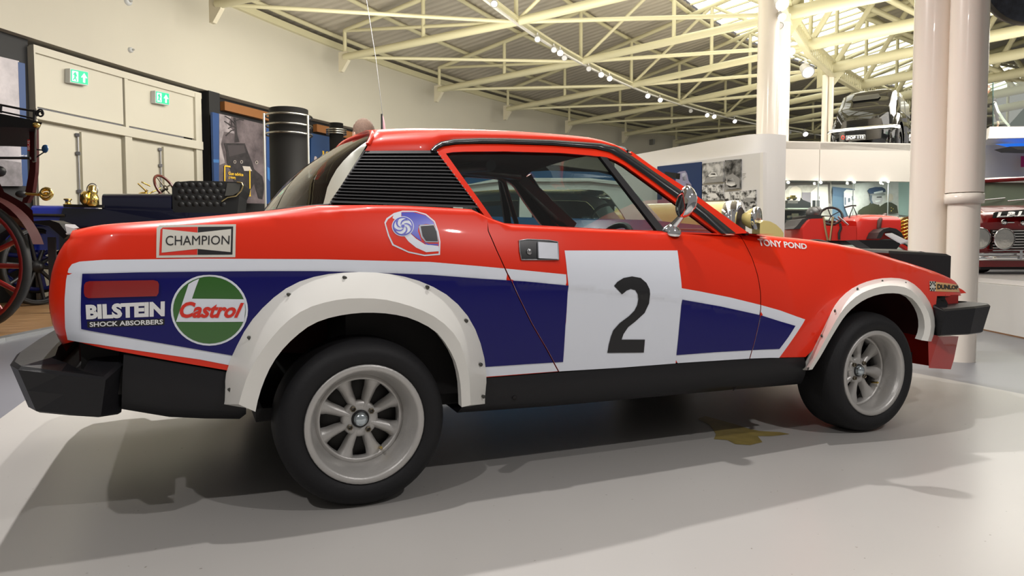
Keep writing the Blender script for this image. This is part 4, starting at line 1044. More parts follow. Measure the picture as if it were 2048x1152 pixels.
for k, (x, y, s) in enumerate(((1090, 640, 1.0), (1232, 728, .8))):
    poly('figure_hat', [A2(x + u*s, y + v*s) for u, v in ((5,20),(12,-5),(28,0),(40,30),(30,45),(10,40))], pc(R3 - .010), mat('photo pale', (.50, .42, .42), .5), t)
    poly('figure_coat', [A2(x + u*s, y + v*s) for u, v in ((-20,60),(10,42),(30,48),(35,80),(25,110),(40,170),(-25,170),(-15,110))], pc(R3 - .012), MT['dark photo ink'], t)
    poly('figure_face', [A2(x + u*s, y + v*s) for u, v in ((10,38),(30,40),(28,58),(14,56))], pc(R3 - .016), MT['photo pale'], t)
poly('placard_print', zz(A2, (1052,812),(1136,818),(1140,945),(1052,940)), pc(R3 - .014), mat('photo placard', (.42, .38, .39), .5), t)
quad_text('placard_lettering', 'ETING', zz(A2, (1060,862),(1130,865),(1130,892),(1060,890)), pc(R3 - .02), INKB, t, .04); quad_text('placard_lettering', 'A NATION', zz(A2, (1060,822),(1130,826),(1130,840),(1060,838)), pc(R3 - .02), MT['photo grey'], t, .02)
done()
# ---- ribbed black exhibit drums with metal hoops
def drum(px, top, halfw, D, lab, hoops):
    c = onD(px, 500, D); r = halfw*D/FPX; zt = CP.z + (500 - top)*D/FPX; t = thing('display_drum', lab, 'display stand', (c.x, c.y, 0))
    b = MB(); b.lathe([(0, zt), (r, zt), (r, 0)], (c.x, c.y, 0), (0, 0, 1), 40); b.build('drum_body', mat('black drum', (.007, .0065, .006), .6, spec=.2), t)
    for y in hoops:
        z = CP.z + (500 - y)*D/FPX; b = MB(); b.tube([(c.x + (r + .06)*math.cos(2*PI*k/40), c.y + (r + .06)*math.sin(2*PI*k/40), z) for k in range(40)], .018, 6, closed=True); b.build('metal_hoop', mat('dull silver hoop', (.45, .44, .40), .25, metal=1), t)
    done(); return c, r
drum(582, 222, 37.5, 12.9, 'wide black round column with three silver hoops between the photo panels', (236, 255, 272))
drum(676, 249, 13.5, 16.6, 'narrow black ribbed round column standing above the blue 1910s panel', (262, 266, 270))
for px, y0, lab in ((533, 229, 'thin pale metal pole left of the black drum'), (620, 233, 'thin pale metal pole right of the black drum')):
    P = onD(px, 500, 12.3); zt = CP.z + (500 - y0)*12.3/FPX; b = MB(); b.tube([(P.x, P.y, 0), (P.x, P.y, zt)], .017, 8); tag(b.build('metal_pole', mat('pale pole', (.62, .60, .54), .3, metal=.6)), lab, 'pole')

# ---- roof sheet (corrugated), skylight ring, purlins, trusses
def corr(name, Ra, Rb, a0, a1, m, rise=.022, per=.26, steps=3):
    b = MB(); n = int(abs(D2(a1 - a0))*Ra/per*4); rows = []
    for i in range(n+1):
        a = D2(a0) + D2(a1 - a0)*i/n; dz = (0, rise, rise, 0)[i % 4]
        rows.append([pol(lerp(Ra, Rb, j/steps), a, zroof(lerp(Ra, Rb, j/steps)) + dz + .05) for j in range(steps+1)])
    b.grid(rows, smooth=False); return struct(b.build(name, m))
corr('ceiling', RW + .5, 30.4, 85, 150, ROOFM); corr('ceiling_inner', 27.4, 14, 85, 150, ROOFM, per=.3)
SKY = mat('rooflight glazing', (.95, .96, .90), .5, em=1.9, emcol=(1, 1, .93))
b = MB(); rows = []
for i in range(61): a = D2(lerp(85, 150, i/60)); rows.append([pol(30.4, a, zroof(30.4) + .12), pol(27.4, a, zroof(27.4) + .12)])
b.grid(rows); struct(b.build('window_1', SKY))
b = MB()
for i in range(0, 66):
    a = D2(85 + i); b.bar(pol(30.4, a, zroof(30.4) + .08), pol(27.4, a, zroof(27.4) + .08), .05, .04)
struct(b.build('trim_8', STEELC))
def ring(R, z, r, name, a0=86, a1=148, n=124, m=None, kind='tube', w=.2, h=.05):
    b = MB(); P = [pol(R, D2(lerp(a0, a1, i/n)), z) for i in range(n+1)]
    if kind == 'tube': b.tube(P, r, 8, caps=False)
    else:
        for p, q in zip(P, P[1:]): b.bar(p, q, w, h)
    return struct(b.build(name, m or STEELC))
for k, R in enumerate((37.55, 36.0, 34.2, 32.4, 30.5, 27.3, 25.6, 23.8, 22, 20, 18)): ring(R, zroof(R) - .04, .05, 'trim_%d' % (10 + k))
ring(37.75, ZE - .06, 0, 'trim_30', kind='bar', w=.12, h=.14)
# lighting beam
ring(32.26, 5.33, 0, 'trim_31', kind='bar', w=.20, h=.045); ring(32.2, 5.22, 0, 'trim_32', kind='bar', w=.05, h=.035, m=mat('lighting track', (.62, .60, .55), .4))
KA = [math.degrees(angof(onZ(x, y, 5.29))) for x, y in [(425,10),(693,114),(875,180),(1012,219),(1140,247),(1250,269),(1356,284)]]
KA = [KA[0] + 6.1] + KA + [KA[-1] - 5.1*i for i in (1, 2, 3)]
ZC = 5.29
def wallR(a): return 36.97
for i, a in enumerate(KA):
    A = pol(36.97, D2(a), ZC); Bm = pol(32.26, D2(a + 1.1), ZC); N_ = pol(27.36, D2(a + 3.4), ZC)
    t = bpy.data.objects.new('roof_truss', None); COL.objects.link(t); t.location = (A.x, A.y, ZC); ORG[0] = Vector((A.x, A.y, ZC)); t['kind'] = 'structure'
    def top(P): R = math.hypot(P.x - CO[0], P.y - CO[1]); return Vector((P.x, P.y, zroof(R) - .17))
    b = MB(); b.tube([A, Bm, N_], .085, 12); b.build('bottom_chord', STEELC, t)
    b = MB(); b.tube([top(A), top(Bm), top(N_)], .055, 10); b.build('top_chord', STEELC, t)
    for P in (A, A.lerp(Bm, .5), Bm, Bm.lerp(N_, .5), N_): b = MB(); b.tube([P, top(P)], .045, 8); b.build('post', STEELC, t)
    for P, Q in ((top(A), Bm), (Bm, top(Bm.lerp(N_, .5))), (top(Bm.lerp(N_, .5)), N_)): b = MB(); b.tube([P, Q], .038, 8); b.build('diagonal_brace', STEELC, t)
    # wall bracket: folded plate shoe
    rad = (Vector((A.x - CO[0], A.y - CO[1], 0))).normalized(); tg = rad.cross(Vector((0, 0, 1)))
    b = MB(); prof = [(.06, .12), (-.05, .12), (-.09, .0), (-.06, -.10), (.12, -.33), (.20, -.33), (.20, .12)]
    b.prism([A + rad*(u - .05) + Vector((0, 0, z)) - tg*.05 for u, z in prof], tg*.10); b.build('wall_shoe', mat('shoe steel', (.62, .57, .43), .45), t)
    if i + 1 < len(KA):
        Bn = pol(32.26, D2(KA[i+1] + 1.1), ZC); Nn = pol(27.36, D2(KA[i+1] + 3.4), ZC)
        b = MB(); b.tube([A, Bn], .04, 8); b.tube([Bm, Nn], .045, 8); b.build('wind_brace', STEELC, t)
    done()
# inner roof: heavy tube trusses continuing towards the middle
for i, a in enumerate((131.5, 127.9, 122.7, 117.6, 112.4, 107.3, 102.2, 97)):
    N_ = pol(27.36, D2(a), ZC); I_ = pol(15, D2(a + 2), ZC + .5); t = bpy.data.objects.new('inner_truss', None); COL.objects.link(t); t.location = N_; ORG[0] = Vector(N_); t['kind'] = 'structure'
    def top(P): R = math.hypot(P.x - CO[0], P.y - CO[1]); return Vector((P.x, P.y, zroof(R) - .15))
    b = MB(); b.tube([N_, I_], .13, 12); b.build('bottom_chord', STEELC, t); b = MB(); b.tube([top(N_), top(I_)], .08, 10); b.build('top_chord', STEELC, t)
    for k in range(5):
        P = N_.lerp(I_, k/5); Q = N_.lerp(I_, (k+.5)/5); R_ = N_.lerp(I_, (k+1)/5)
        b = MB(); b.tube([P, top(Q)], .07, 8); b.tube([top(Q), R_], .07, 8); b.build('diagonal_brace', STEELC, t)
    if i < 7:
        an = (131.5, 127.9, 122.7, 117.6, 112.4, 107.3, 102.2, 97)[i+1]; Nn = pol(27.36, D2(an), ZC); M_ = pol(24, D2((a + an)/2), ZC + 1.0)
        b = MB(); b.tube([top(N_), pol(24.5, D2(an), ZC + .15)], .07, 8); b.build('cross_brace', STEELC, t)
        # perforated ring girder
        for dz in (-.22, .12): b = MB(); b.bar(N_ + Vector((0,0,dz)), Nn + Vector((0,0,dz)), .12, .05); b.build('girder_flange', STEELC, t)
        b = MB(); L = int((Nn - N_).length/.16)
        for j in range(L): b.bar(N_.lerp(Nn, j/L) + Vector((0,0,-.2)), N_.lerp(Nn, (j+.5)/L) + Vector((0,0,.1)), .03, .03)
        tag(b.build('girder_lattice', STEELC, t), kind='stuff')
    done()
def node_plate(a):
    P = pol(27.36, D2(a), ZC); b = MB(); r = Vector((.93, -.36, 0)); w = .30
    b.prism([P + RX*u + Vector((0, 0, v)) for u, v in ((-.28, .3), (.28, .3), (.28, -.1), (.02, -.45), (-.28, -.45))], (FX.x*.3, FX.y*.3, 0)); return b
for a in (127.9, 117.6, 107.3): struct(node_plate(a).build('trim_40', STEELC))

# ---- columns
def column(px, hw, D, lab, z1, py0=500, m=None, z0=0):
    P = onD(px, py0, D); r = hw*D/FPX; t = thing('roof_column', lab, 'column', (P.x, P.y, 0))
    b = MB(); b.lathe([(r, z0), (r, z1)], (P.x, P.y, 0), (0, 0, 1), 40); b.build('shaft', m or COLP, t); return t, P, r
t, P, r = column(1925, 28.5, 5.0, 'glossy cream round column with a collar, rightmost, standing near the rally car nose', 7.0)
b = MB(); z = CP.z + (500 - 399)*5.0/FPX; b.lathe([(r, z - .035), (r + .022, z - .033), (r + .022, z + .033), (r, z + .035)], (P.x, P.y, 0), (0, 0, 1), 40); b.build('collar', COLP, t); 
b = MB(); b.lathe([(r + .018, z + .04), (r + .016, 7)], (P.x, P.y, 0), (0, 0, 1), 40); b.build('upper_sleeve', COLP, t); done()
column(1859, 38.5, 5.25, 'thick glossy cream round column directly left of the collared column', 7.0); done()
column(1530, 20.5, 12.0, 'cream round column rising behind the curved white photo wall', 8); done()
Nd = pol(27.36, D2(127.9)); t = thing('roof_column', 'thinner cream column just right of the one behind the white photo wall', 'column', (Nd.x - .25, Nd.y, 0))
b = MB(); q = Vector((Nd.x - .22, Nd.y - .05, 0)); b.lathe([(.155, 0), (.155, 5.2)], q, (0, 0, 1), 30); b.build('shaft', COLP, t); done()
Nd = pol(27.36, D2(117.6)); t = thing('roof_column', 'pair of slim cream tubes rising behind the mezzanine beside the black saloon', 'column', (Nd.x, Nd.y, 0))
for dx in (-.20, -.05): b = MB(); b.lathe([(.068, 0), (.068, 5.1)], Nd + RX*dx, (0, 0, 1), 24); b.build('shaft', COLP, t)
done()

# ---- spotlights on the track
LAMP = mat('lit lamp face', (1, .95, .88), .4, em=22, emcol=(1, .93, .85)); LAMPC = mat('lit cool lamp face', (.9, .93, 1), .4, em=14, emcol=(.9, .93, 1)); OFF = mat('unlit lamp face', (.5, .5, .5), .2)
HOUS = mat('white lamp housing', (.68, .66, .64), .4)
def fixture(px, py, lit, lab, D=None, z=None, s=1, face=None):
    P = onD(px, py, D) if D else onZ(px, py, z or 5.13); t = thing('spotlight', lab, 'spotlight', P, group='track spotlights')
    d = Vector(face or (-.35, -.75, -.6)).normalized(); s *= 1.0
    b = MB(); b.lathe([(.02*s, -.11*s), (.05*s, -.10*s), (.055*s, 0), (.068*s, .03*s), (.066*s, .035*s)], P, d, 16); b.tube([P - d*.06*s, P - d*.06*s + Vector((0, 0, .10*s))], .014*s, 6); b.build('lamp_housing', HOUS, t)
    b = MB(); b.lathe([(0, .03*s), (.060*s, .03*s)], P, d, 16); b.build('lamp_lens', (OFF, LAMP, LAMPC)[lit], t); done()
for k, (q, lit) in enumerate(((Y7(283, 22), 0), (Y7(560, 248), 0), (Y7(665, 316), 0), (Y7(705, 336), 1), (Y7(732, 368), 0), (Y7(888, 438), 0), (Y7(967, 476), 1), (Y7(1021, 500), 1), (Y7(1265, 612), 2), (Y7(1345, 638), 1), (Y7(1540, 708), 0), (Y7(1645, 735), 2), (Y7(1690, 744), 1), (Y7(1822, 774), 2))):
    fixture(*q, lit, ['unlit white', 'glowing warm', 'glowing cool'][lit] + ' track spotlight, %s from the left along the ceiling track' % ('first second third fourth fifth sixth seventh eighth ninth tenth eleventh twelfth thirteenth fourteenth'.split()[k]))
for q, lit, s, D, lab in ((Y8(515, 20), 1, 1.5, 11.0, 'large glowing spotlight high beside the tall cream column'), (Y8(515, 105), 1, 1.0, 11.6, 'glowing spotlight second from the top beside the tall cream column'), (Y8(502, 160), 0, .9, 12.0, 'unlit spotlight lowest in the row beside the tall cream column'),
    (Y8(572, 322), 1, 1.2, 14, 'bright spotlight under the perforated ring girder'), (Y8(678, 450), 0, 2.0, 15, 'bulky pale floodlight housing under the perforated girder'), (Y8(545, 824), 0, .9, None, 'small unlit spotlight low behind the white photo wall corner'), (Y8(568, 836), 0, .9, None, 'small spotlight paired beside another low behind the white wall corner'), (Y8(665, 845), 2, 1.4, None, 'bright spotlight low, left of the slim paired tubes')):
    fixture(*q, lit, lab, D=D, s=s)
b = MB(); P = [onD(733, 0, 9.2), onD(752, 120, 9.2), onD(765, 228, 9.2)]; b.tube([Vector((p.x, p.y, p.z)) for p in P], .0035, 5)
tt = thing('hanging_pennant', 'furled pink and dark pennant hanging on a thin wire behind the rally car roof', 'pennant', onD(766, 262, 9.2)); b.build('wire', STEEL, tt)
b = MB(); rows = []
for y, w in ((229, 2), (236, 4.5), (246, 6.5), (256, 8), (275, 10)): rows.append([onD(765 - 2.2, y, 9.2), onD(765, y, 9.15), onD(763 + w, y, 9.2), onD(763 + w*.5, y, 9.26)])
b.grid(rows, closed=True); b.build('pennant_cloth', mat('pink cloth', (.45, .22, .26), .6), tt)
b = MB(); b.tube([onD(763.5, 228, 9.14), onD(764, 275, 9.14)], .012, 6); b.build('pennant_pole', BLK, tt); done()
# ================================================================= vehicles and displays behind
def px_thing(name, lab, cat, P, group=None): return thing(name, lab, cat, P, group=group)
MAR = mat('maroon coach paint', (.05, .006, .006), .6, spec=.2); NAVY = mat('navy coach paint', (.003, .004, .018), .18, coat=.6)
RBLUE = mat('royal blue coach paint', (.012, .03, .36), .2, coat=.8); TYR = mat('old tyre rubber', (.02, .02, .02), .6); LEA = mat('black buttoned leather', (.006, .0065, .007), .45)
CREAMC = mat('primrose cream paint', (.66, .54, .22), .25, coat=.6); VRED = mat('vintage red paint', (.60, .02, .012), .25, coat=.6); BLKG = mat('gloss black coachwork', (.006, .006, .006), .06, coat=.8)
WRED = mat('dark red wheel paint', (.28, .012, .012), .3, coat=.4)
def spoked(t, c, ax, R, w, nsp, mrim, mtyre, msp, hub, felloe=.14, name='wheel', rs=.022):
    """wheel with a felloe, tyre, spokes and hub around centre c; parts under t"""
    ax = Vector(ax).normalized(); e1 = Vector((0, 0, 1)); e2 = ax.cross(e1).normalized(); e1 = e2.cross(ax)
    b = MB(); b.lathe([(R*(1-felloe), -w/2), (R*.94, -w/2), (R*.94, w/2), (R*(1-felloe), w/2), (R*(1-felloe), -w/2)], c, ax, 40); wo = b.build(name, mrim, t)
    b = MB(); b.lathe([(R*.93, -w*.5), (R*.97, -w*.55), (R, -w*.3), (R, w*.3), (R*.97, w*.55), (R*.93, w*.5)], c, ax, 40); b.build('tyre', mtyre, wo)
    for k in range(nsp):
        a = 2*PI*k/nsp + .2; d = e1*math.cos(a) + e2*math.sin(a); b = MB(); b.tube([Vector(c) + d*R*.12, Vector(c) + d*R*(1-felloe*.9)], [rs*1.25, rs], 7, caps=False); b.build('spoke', msp, wo)
    b = MB(); b.lathe([(0, w*1.0), (R*.07, w*1.0), (R*.09, w*.5), (R*.16, w*.45), (R*.16, -w*.45), (R*.09, -w*.6), (0, -w*.6)], c, ax, 20); b.build('hub', hub, wo)
    return wo
def flat(t, name, pts, D, th, m, par=None, Dl=None, dirv=None):
    """solid plate whose picture outline is pts, standing at depth D (Dl: depth as function of px), thickness th away from the camera"""
    P = [onD(x, y, Dl(x) if Dl else D) for x, y in pts]; f = Vector((FX.x, FX.y, 0)).normalized(); b = MB(); b.prism(P, dirv or f*th); return b.build(name, m, par or t)
def ptube(t, name, pts, D, r, m, n=8, closed=False, par=None):
    b = MB(); P = [onD(q[0], q[1], (q[2] if len(q) > 2 else D)) for q in pts]; b.tube(P, r, n, closed=closed); return b.build(name, m, par or t)
# --- A: maroon open-cab veteran with canopy at the far left
DA = 6.6; P = onD(-66, 530, DA)
t = px_thing('veteran_omnibus', 'maroon veteran vehicle with black canopy and big red spoked wheel at the left picture edge', 'car', (P.x, P.y, .03))
wax = Vector((FX.x*1.0, FX.y, 0)).normalized(); wax = Matrix.Rotation(math.radians(-4), 3, 'Z') @ wax
rA = P.z - .035
spoked(t, P, -wax, rA, .075, 14, WRED, TYR, WRED, BLK, .13)
b = MB(); rows = []
AV = Vector((FX.x, FX.y, 0)).normalized() - RX*.74
for k in range(15):
    a = PI*.60 - k*PI*.52/14; r1 = rA*1.05; 
    rows.append([P + RX*(r1*1.03*math.cos(a)) + Vector((0, 0, r1*math.sin(a) + .03)) + wax*d for d in (-.04, .0, .10)])
b.grid(rows); b.build('mudguard', MAR, t)
flat(t, 'body_side', zz(Z3, (-300,440),(0,430),(20,470),(110,520),(150,555),(160,640),(100,600),(0,560),(-300,560)), DA + .25, .9, MAR, dirv=AV*.9)
b = MB(); f = Vector((FX.x, FX.y, 0)).normalized()
L = zz(Z3, (134,172),(163,172),(165,330),(163,380),(150,470),(125,520),(100,520),(118,460),(136,360),(136,260)); P_ = [onD(x, y, DA + .2) for x, y in L]; b.prism(P_, f*.05); b.build('cab_pillar', MAR, t)
b = MB(); L = zz(Z3, (-300,95),(0,108),(100,128),(195,150),(190,158),(165,176),(60,172),(-300,168)); b.prism([onD(x, y, DA) for x, y in L], AV*1.2); b.build('canopy', BLK, t)
ptube(t, 'windscreen_rail', zz(Z3, (-200,312),(140,314)), DA + .15, .012, BLK)
ptube(t, 'luggage_rail', zz(Z3, (-200,40),(0,68),(100,88),(165,98),(172,120)), DA + .05, .010, BLK)
ptube(t, 'luggage_rail', zz(Z3, (-200,72),(0,98),(150,130)), DA + .05, .008, BLK); ptube(t, 'rail_post', zz(Z3, (6,68),(4,105)), DA + .05, .010, BLK); ptube(t, 'rail_post', zz(Z3, (158,92),(158,140)), DA + .05, .012, BLK)
c = Z3(186, 108); ptube(t, 'rail_curl', [(c[0] + (8 - .22*i)*math.cos(i*.42 + 2.6), c[1] + (9 - .25*i)*math.sin(i*.42 + 2.6)) for i in range(26)], DA + .05, .008, BLK)
b = MB(); b.ball(onD(*Z3(168, 162), DA - .01), .035, 12, (1, 1, .7)); b.build('canopy_bracket', BRASS, t)
ptube(t, 'screen_stay', zz(Z3, (163,170),(163,330),(152,330)), DA + .1, .010, mat('grey stay', (.2, .19, .17), .3, metal=.8))
b = MB(); cc = onD(*Z3(209, 271), DA + .1); b.lathe([(0, .012), (.036, .010), (.040, 0), (0, -.01)], cc, -RX*.35 - FX, 20); b.build('round_mirror', mat('blue mirror face', (.02, .11, .30), .15, coat=.5), t)
ptube(t, 'mirror_arm', zz(Z3, (163,274),(195,277)), DA + .12, .006, BLK); ptube(t, 'mirror_arm', zz(Z3, (160,315),(205,285)), DA + .12, .006, BLK)
b = MB(); b.ball(onD(*Z3(98, 480), DA - .05), .042, 14, (1.15, 1, .8)); b.build('horn_bulb', BLK, t)
ptube(t, 'horn_tube', zz(Z3, (120,478),(150,480),(180,482)), DA - .05, .013, BRASS)
for dy, r in ((-8, 16), (2, 20), (12, 14)):
    c = Z3(213, 478 + dy); ptube(t, 'horn_coil', [(c[0] + r*.6*math.cos(i*2*PI/14), c[1] + r*.45*math.sin(i*2*PI/14)) for i in range(14)], DA - .05 + dy*.002, .013, BRASS, closed=True)
b = MB(); b.ball(onD(*Z3(0, 375), DA + .1), .05, 12); b.build('lamp_body', BLK, t)
poly('red_plate', zz(Z3, (126,228),(138,228),(138,282),(126,280)), lambda x, y: onD(x, y, DA + .19), INKR, t)
quad_text('plate_lettering', 'BUS', zz(Z3, (127,275),(127,232),(137,232),(137,275)), lambda x, y: onD(x, y, DA + .185), INKW, t); done()
# --- B: royal blue and navy veteran tourer facing left
DB = 10.0
def DBx(x): return 9.85 + (x - 70)*.0016
P = onD(72, 590, DBx(72))
t = px_thing('veteran_tourer', 'royal blue and navy veteran open tourer with brass lamp and black buttoned seats, facing left', 'car', (P.x, P.y, .03))
rax = (onD(400, 500, DBx(400)) - onD(72, 500, DBx(72))).normalized(); bk = Vector((-rax.y, rax.x, 0))
if bk.dot(FX) < 0: bk = -bk
def Bp(x, y, d=0): return onD(x, y, DBx(x)) + bk*d
def bprism(name, pts, d0, d1, m, par=None, bev=0):
    b = MB(); b.prism([Bp(x, y, d0) for x, y in pts], bk*(d1 - d0)); o = b.build(name, m, par or t)
    if bev: md = o.modifiers.new('bevel', 'BEVEL'); md.width = bev; md.segments = 3
    return o
wc = Bp(73, 533, .0); rr = wc.z - .035
st_ax = (Matrix.Rotation(math.radians(58), 3, 'Z') @ -bk)
spoked(t, wc, st_ax, rr, .10, 10, BLK, TYR, BLK, BLK, .12)
wc2 = Bp(30, 500, .75); wc2.z = wc.z + .25; spoked(t, Vector((wc2.x, wc2.y, wc.z + .12)), -bk, rr, .09, 10, RBLUE, TYR, RBLUE, RBLUE, .16, rs=.03)
wc3 = Bp(430, 533, .0); spoked(t, Vector((wc3.x, wc3.y, rr + .035)), -bk, rr, .10, 12, NAVY, TYR, NAVY, NAVY, .12)
rows = []; b = MB()
for k in range(13):
    a = PI*.95 - k*PI*.85/12; rows.append([wc + rax*(rr*1.1*math.cos(a)) + Vector((0, 0, rr*1.1*math.sin(a))) + bk*d for d in (-.14, .2)])
b.grid(rows); b.build('mudguard', BLK, t)
# bonnet: rounded box of royal blue
def hood(name, x0, x1, ytop, ybot, d0, d1, m, rnd=.5, par=None):
    b = MB(); rows = []
    for x in [lerp(x0, x1, i/6) for i in range(7)]:
        A = Bp(x, ybot, d0); zt = onD(x, ytop, DBx(x)).z; row = []
        for j in range(13):
            u = j/12; a = PI*u; row.append(A + bk*((d1 - d0)*(.5 - .5*(abs(math.cos(a))**rnd)*(1 if math.cos(a) > 0 else -1))) + Vector((0, 0, (zt - A.z)*(math.sin(a)**rnd))))
        rows.append(row)
    b.grid(rows); b.add(rows[0], [tuple(range(13))]); b.add(rows[-1], [tuple(reversed(range(13)))]); return b.build(name, m, par or t)
bo = hood('bonnet', 62, 168, 409, 444, 0, .75, RBLUE, .35)
ptube(t, 'bonnet_rail', [(64, 430, 9.82), (130, 431, 9.92)], 9.8, .02, mat('tarnished strip', (.10, .09, .07), .3, metal=.8))
b = MB(); q = Bp(121, 409, .3); b.lathe([(0, .10), (.05, .10), (.055, .085), (.035, .07), (.035, .03), (.06, .02), (.07, -.02)], q, (0, 0, 1), 20); b.build('filler_cap', BRASS, t)
bprism('body_side', [(128, 416), (205, 418), (343, 416), (348, 425), (474, 427), (482, 470), (486, 520), (120, 520), (120, 440)], -.02, 1.15, NAVY, bev=.03)
bprism('engine_side', [(60, 440), (128, 438), (128, 500), (66, 500)], .05, .7, RBLUE)
cw = hood('scuttle_cowl', 204, 343, 385, 420, 0, 1.15, NAVY, .3)
b = MB(); b.bar(Bp(130, 412, -.04), Bp(210, 413, -.04), .05, .04); b.build('body_moulding', BLK, t)
# brass side lamp
c = Bp(185, 398, -.12); b = MB(); b.lathe([(0, .02), (.085, .03), (.10, .06), (.085, .09), (.06, .11)], c, -RX*.75 - FX*.6, 24); b.build('side_lamp', BRASS, t)
lp = t.children[-1]
b = MB(); b.lathe([(0, .072), (.07, .072)], c, -RX*.75 - FX*.6, 20); b.build('lamp_glass', mat('dark lamp glass', (.05, .04, .03), .08, coat=.8), lp)
b = MB(); b.lathe([(.07, -.10), (.085, -.08), (.08, .02), (.06, .08), (.07, .10), (.045, .12), (.05, .17), (.02, .19)], c + FX*.06, (0, 0, 1), 20); b.build('lamp_chimney', BRASS, lp)
c2 = (184.5, 380); ptube(t, 'carry_handle', [(c2[0] + 11*math.cos(i*2*PI/20), c2[1] - 0 + 13*math.sin(i*2*PI/20), DBx(185) - .06) for i in range(20)], 0, .007, STEEL, closed=True, par=lp)
c = Bp(268, 386, .55); b = MB(); b.ball(c, .075, 14, (1.1, .8, .8)); b.tube([c, c + Vector((.05, 0, .09))], .02, 8); b.build('brass_horn', BRASS, t)
# steering wheel and levers
c = Bp(317, 371, .45); ax = (rax*.55 + Vector((0, 0, .9)) - bk*.12).normalized(); e1 = bk; e1 = (e1 - ax*e1.dot(ax)).normalized(); e2 = ax.cross(e1)
ax2 = (rax*.80 + Vector((0, 0, .45)) - bk*.35).normalized(); e1 = Vector((0, 0, 1)); e1 = (e1 - ax2*e1.dot(ax2)).normalized(); e2 = ax2.cross(e1)
b = MB(); b.tube([c + e1*(.21*math.cos(k*2*PI/30)) + e2*(.21*math.sin(k*2*PI/30)) for k in range(30)], .021, 8, closed=True)
sw = b.build('steering_wheel', mat('varnished wood rim', (.11, .025, .018), .2, coat=.6), t); b = MB()
for a in (.4, 1.97, 3.54, 5.11): b.tube([c, c + e1*(.21*math.cos(a)) + e2*(.21*math.sin(a))], .011, 6)
b.tube([c + ax2*.03, c - ax2*.5 - Vector((0, 0, .12))], .018, 8); b.lathe([(0, .03), (.04, .02), (.045, 0), (0, -.02)], c, ax2, 14); b.build('steering_spokes', mat('oily steel', (.16, .14, .11), .3, metal=.9), sw)
for p, q in (((276, 367), (292, 382)), ((283, 364), (300, 372)), ((292, 390), (322, 376))): ptube(t, 'control_lever', [(p[0], p[1], DBx(p[0]) + .3), (q[0], q[1], DBx(q[0]) + .4)], 0, .011, BRASS)
# buttoned seat
sp = [(343, 374), (350, 364), (380, 361.5), (430, 362), (470, 363.5), (486, 365), (484, 378), (478, 391), (474, 430), (345, 430)]
so = bprism('seat', sp, .02, 1.1, LEA, bev=.03)
b = MB(); rng = random.Random(3)
for i in range(7):
    for j in range(4):
        x = 356 + i*14 + (j % 2)*7; y = 370 + j*13
        if x < 452: P_ = Bp(x, y, .0); b.ball(P_ + bk*.041, .064, 10, (1, .48, .9))
so2 = tag(b.build('seat_buttoning', LEA, so), kind='stuff')
ptube(t, 'seat_rim', [(474, 364, DBx(470) - .02), (484, 366, DBx(480) - .03), (486, 372, DBx(480) - .03), (482, 382, DBx(480) - .03), (472, 392, DBx(470) - .02), (455, 395, DBx(460) - .02), (443, 403, DBx(450) - .02)], 0, .010, mat('polished brass trim', (.62, .50, .25), .2, metal=1))
b = MB(); b.prism([Bp(x, y, -.02) for x, y in ((455, 366), (482, 367), (478, 384), (466, 391), (450, 392))], bk*.02); b.build('seat_end_panel', mat('shiny black patent', (.06, .06, .055), .08, coat=.9), so)
done()
# white notice by the tail
def notice(pts, stand, D, lab, slabcol):
    P = onD(stand[0][0], stand[0][1], D); t = thing('notice_stand', lab, 'notice', (P.x, P.y, 0)); b = MB()
    b.prism([onD(x, y, D + (.12 if k in (0, 1) else 0)) for k, (x, y) in enumerate(pts)], (0, 0, -.012)); b.build('notice_sheet', slabcol, t)
    b = MB(); b.prism([onD(x, y, D + .01) for x, y in stand], Vector((FX.x, FX.y, 0))*.25); b.build('stand_top', BLK, t)
    cx = sum(p[0] for p in stand)/len(stand); Q = onD(cx, 500, D + .12); b = MB(); b.box((Q.x - .04, Q.y - .04, 0), (Q.x + .04, Q.y + .04, onD(cx, max(p[1] for p in stand) - 4, D).z)); b.build('stand_post', BLK, t); done()
notice([(113, 447), (150, 449), (166, 462), (133, 468)], [(46, 443), (100, 440), (118, 446), (137, 470), (128, 478), (98, 452)], 8.5, 'white notice on a black stand just behind the rally car tail', mat('notice paper', (.72, .70, .74), .5))
notice([(1770, 467), (1784, 466), (1817, 482), (1802, 486)], [(1716, 480), (1782, 480), (1802, 487), (1790, 503), (1782, 508), (1752, 507), (1740, 496)], 6.6, 'white notice on a black stand beyond the rally car bonnet', MT['notice paper'])

# --- white curved photo wall on the right
def wp(x, y, z=2.3): P = onZ(x, y, z); return (P.x, P.y)
PW = [wp(1230, 316), wp(1310, 302), wp(1400, 285), wp(1470, 272.8), wp(1510, 268.2), wp(1550, 268.2), wp(1572.5, 270.5)]
b = MB(); f = Vector((.5, .86, 0))*.14; rows = []
PWs = []
for i in range(len(PW)-1):
    for k in range(6): xx_ = lerp(PW[i][0], PW[i+1][0], k/6); PWs.append((xx_, stab(PW, xx_)))
PWs.append(PW[-1])
for x, y in PWs: rows.append([(x, y, 0), (x, y, 2.3), (x + f.x, y + f.y, 2.3), (x + f.x, y + f.y, 0)])
RV = [[Vector(q) for q in r] for r in rows]
b.grid([r[:2] for r in RV]); b.grid([r[1:3] for r in RV]); b.grid([r[2:] for r in RV]); b.add([Vector(q) for q in rows[0]], [(0,1,2,3)]); b.add([Vector(q) for q in rows[-1]], [(0,1,2,3)])
struct(b.build('wall_photo_display', PANW))
pA, pB = Vector((*PW[2], 0)), Vector((*PW[4], 0)); dr = (Vector((*PW[3], 0)) - pA).normalized(); nrm = Vector((dr.y, -dr.x, 0))
if nrm.dot(Vector((CP.x, CP.y, 0)) - pA) < 0: nrm = -nrm
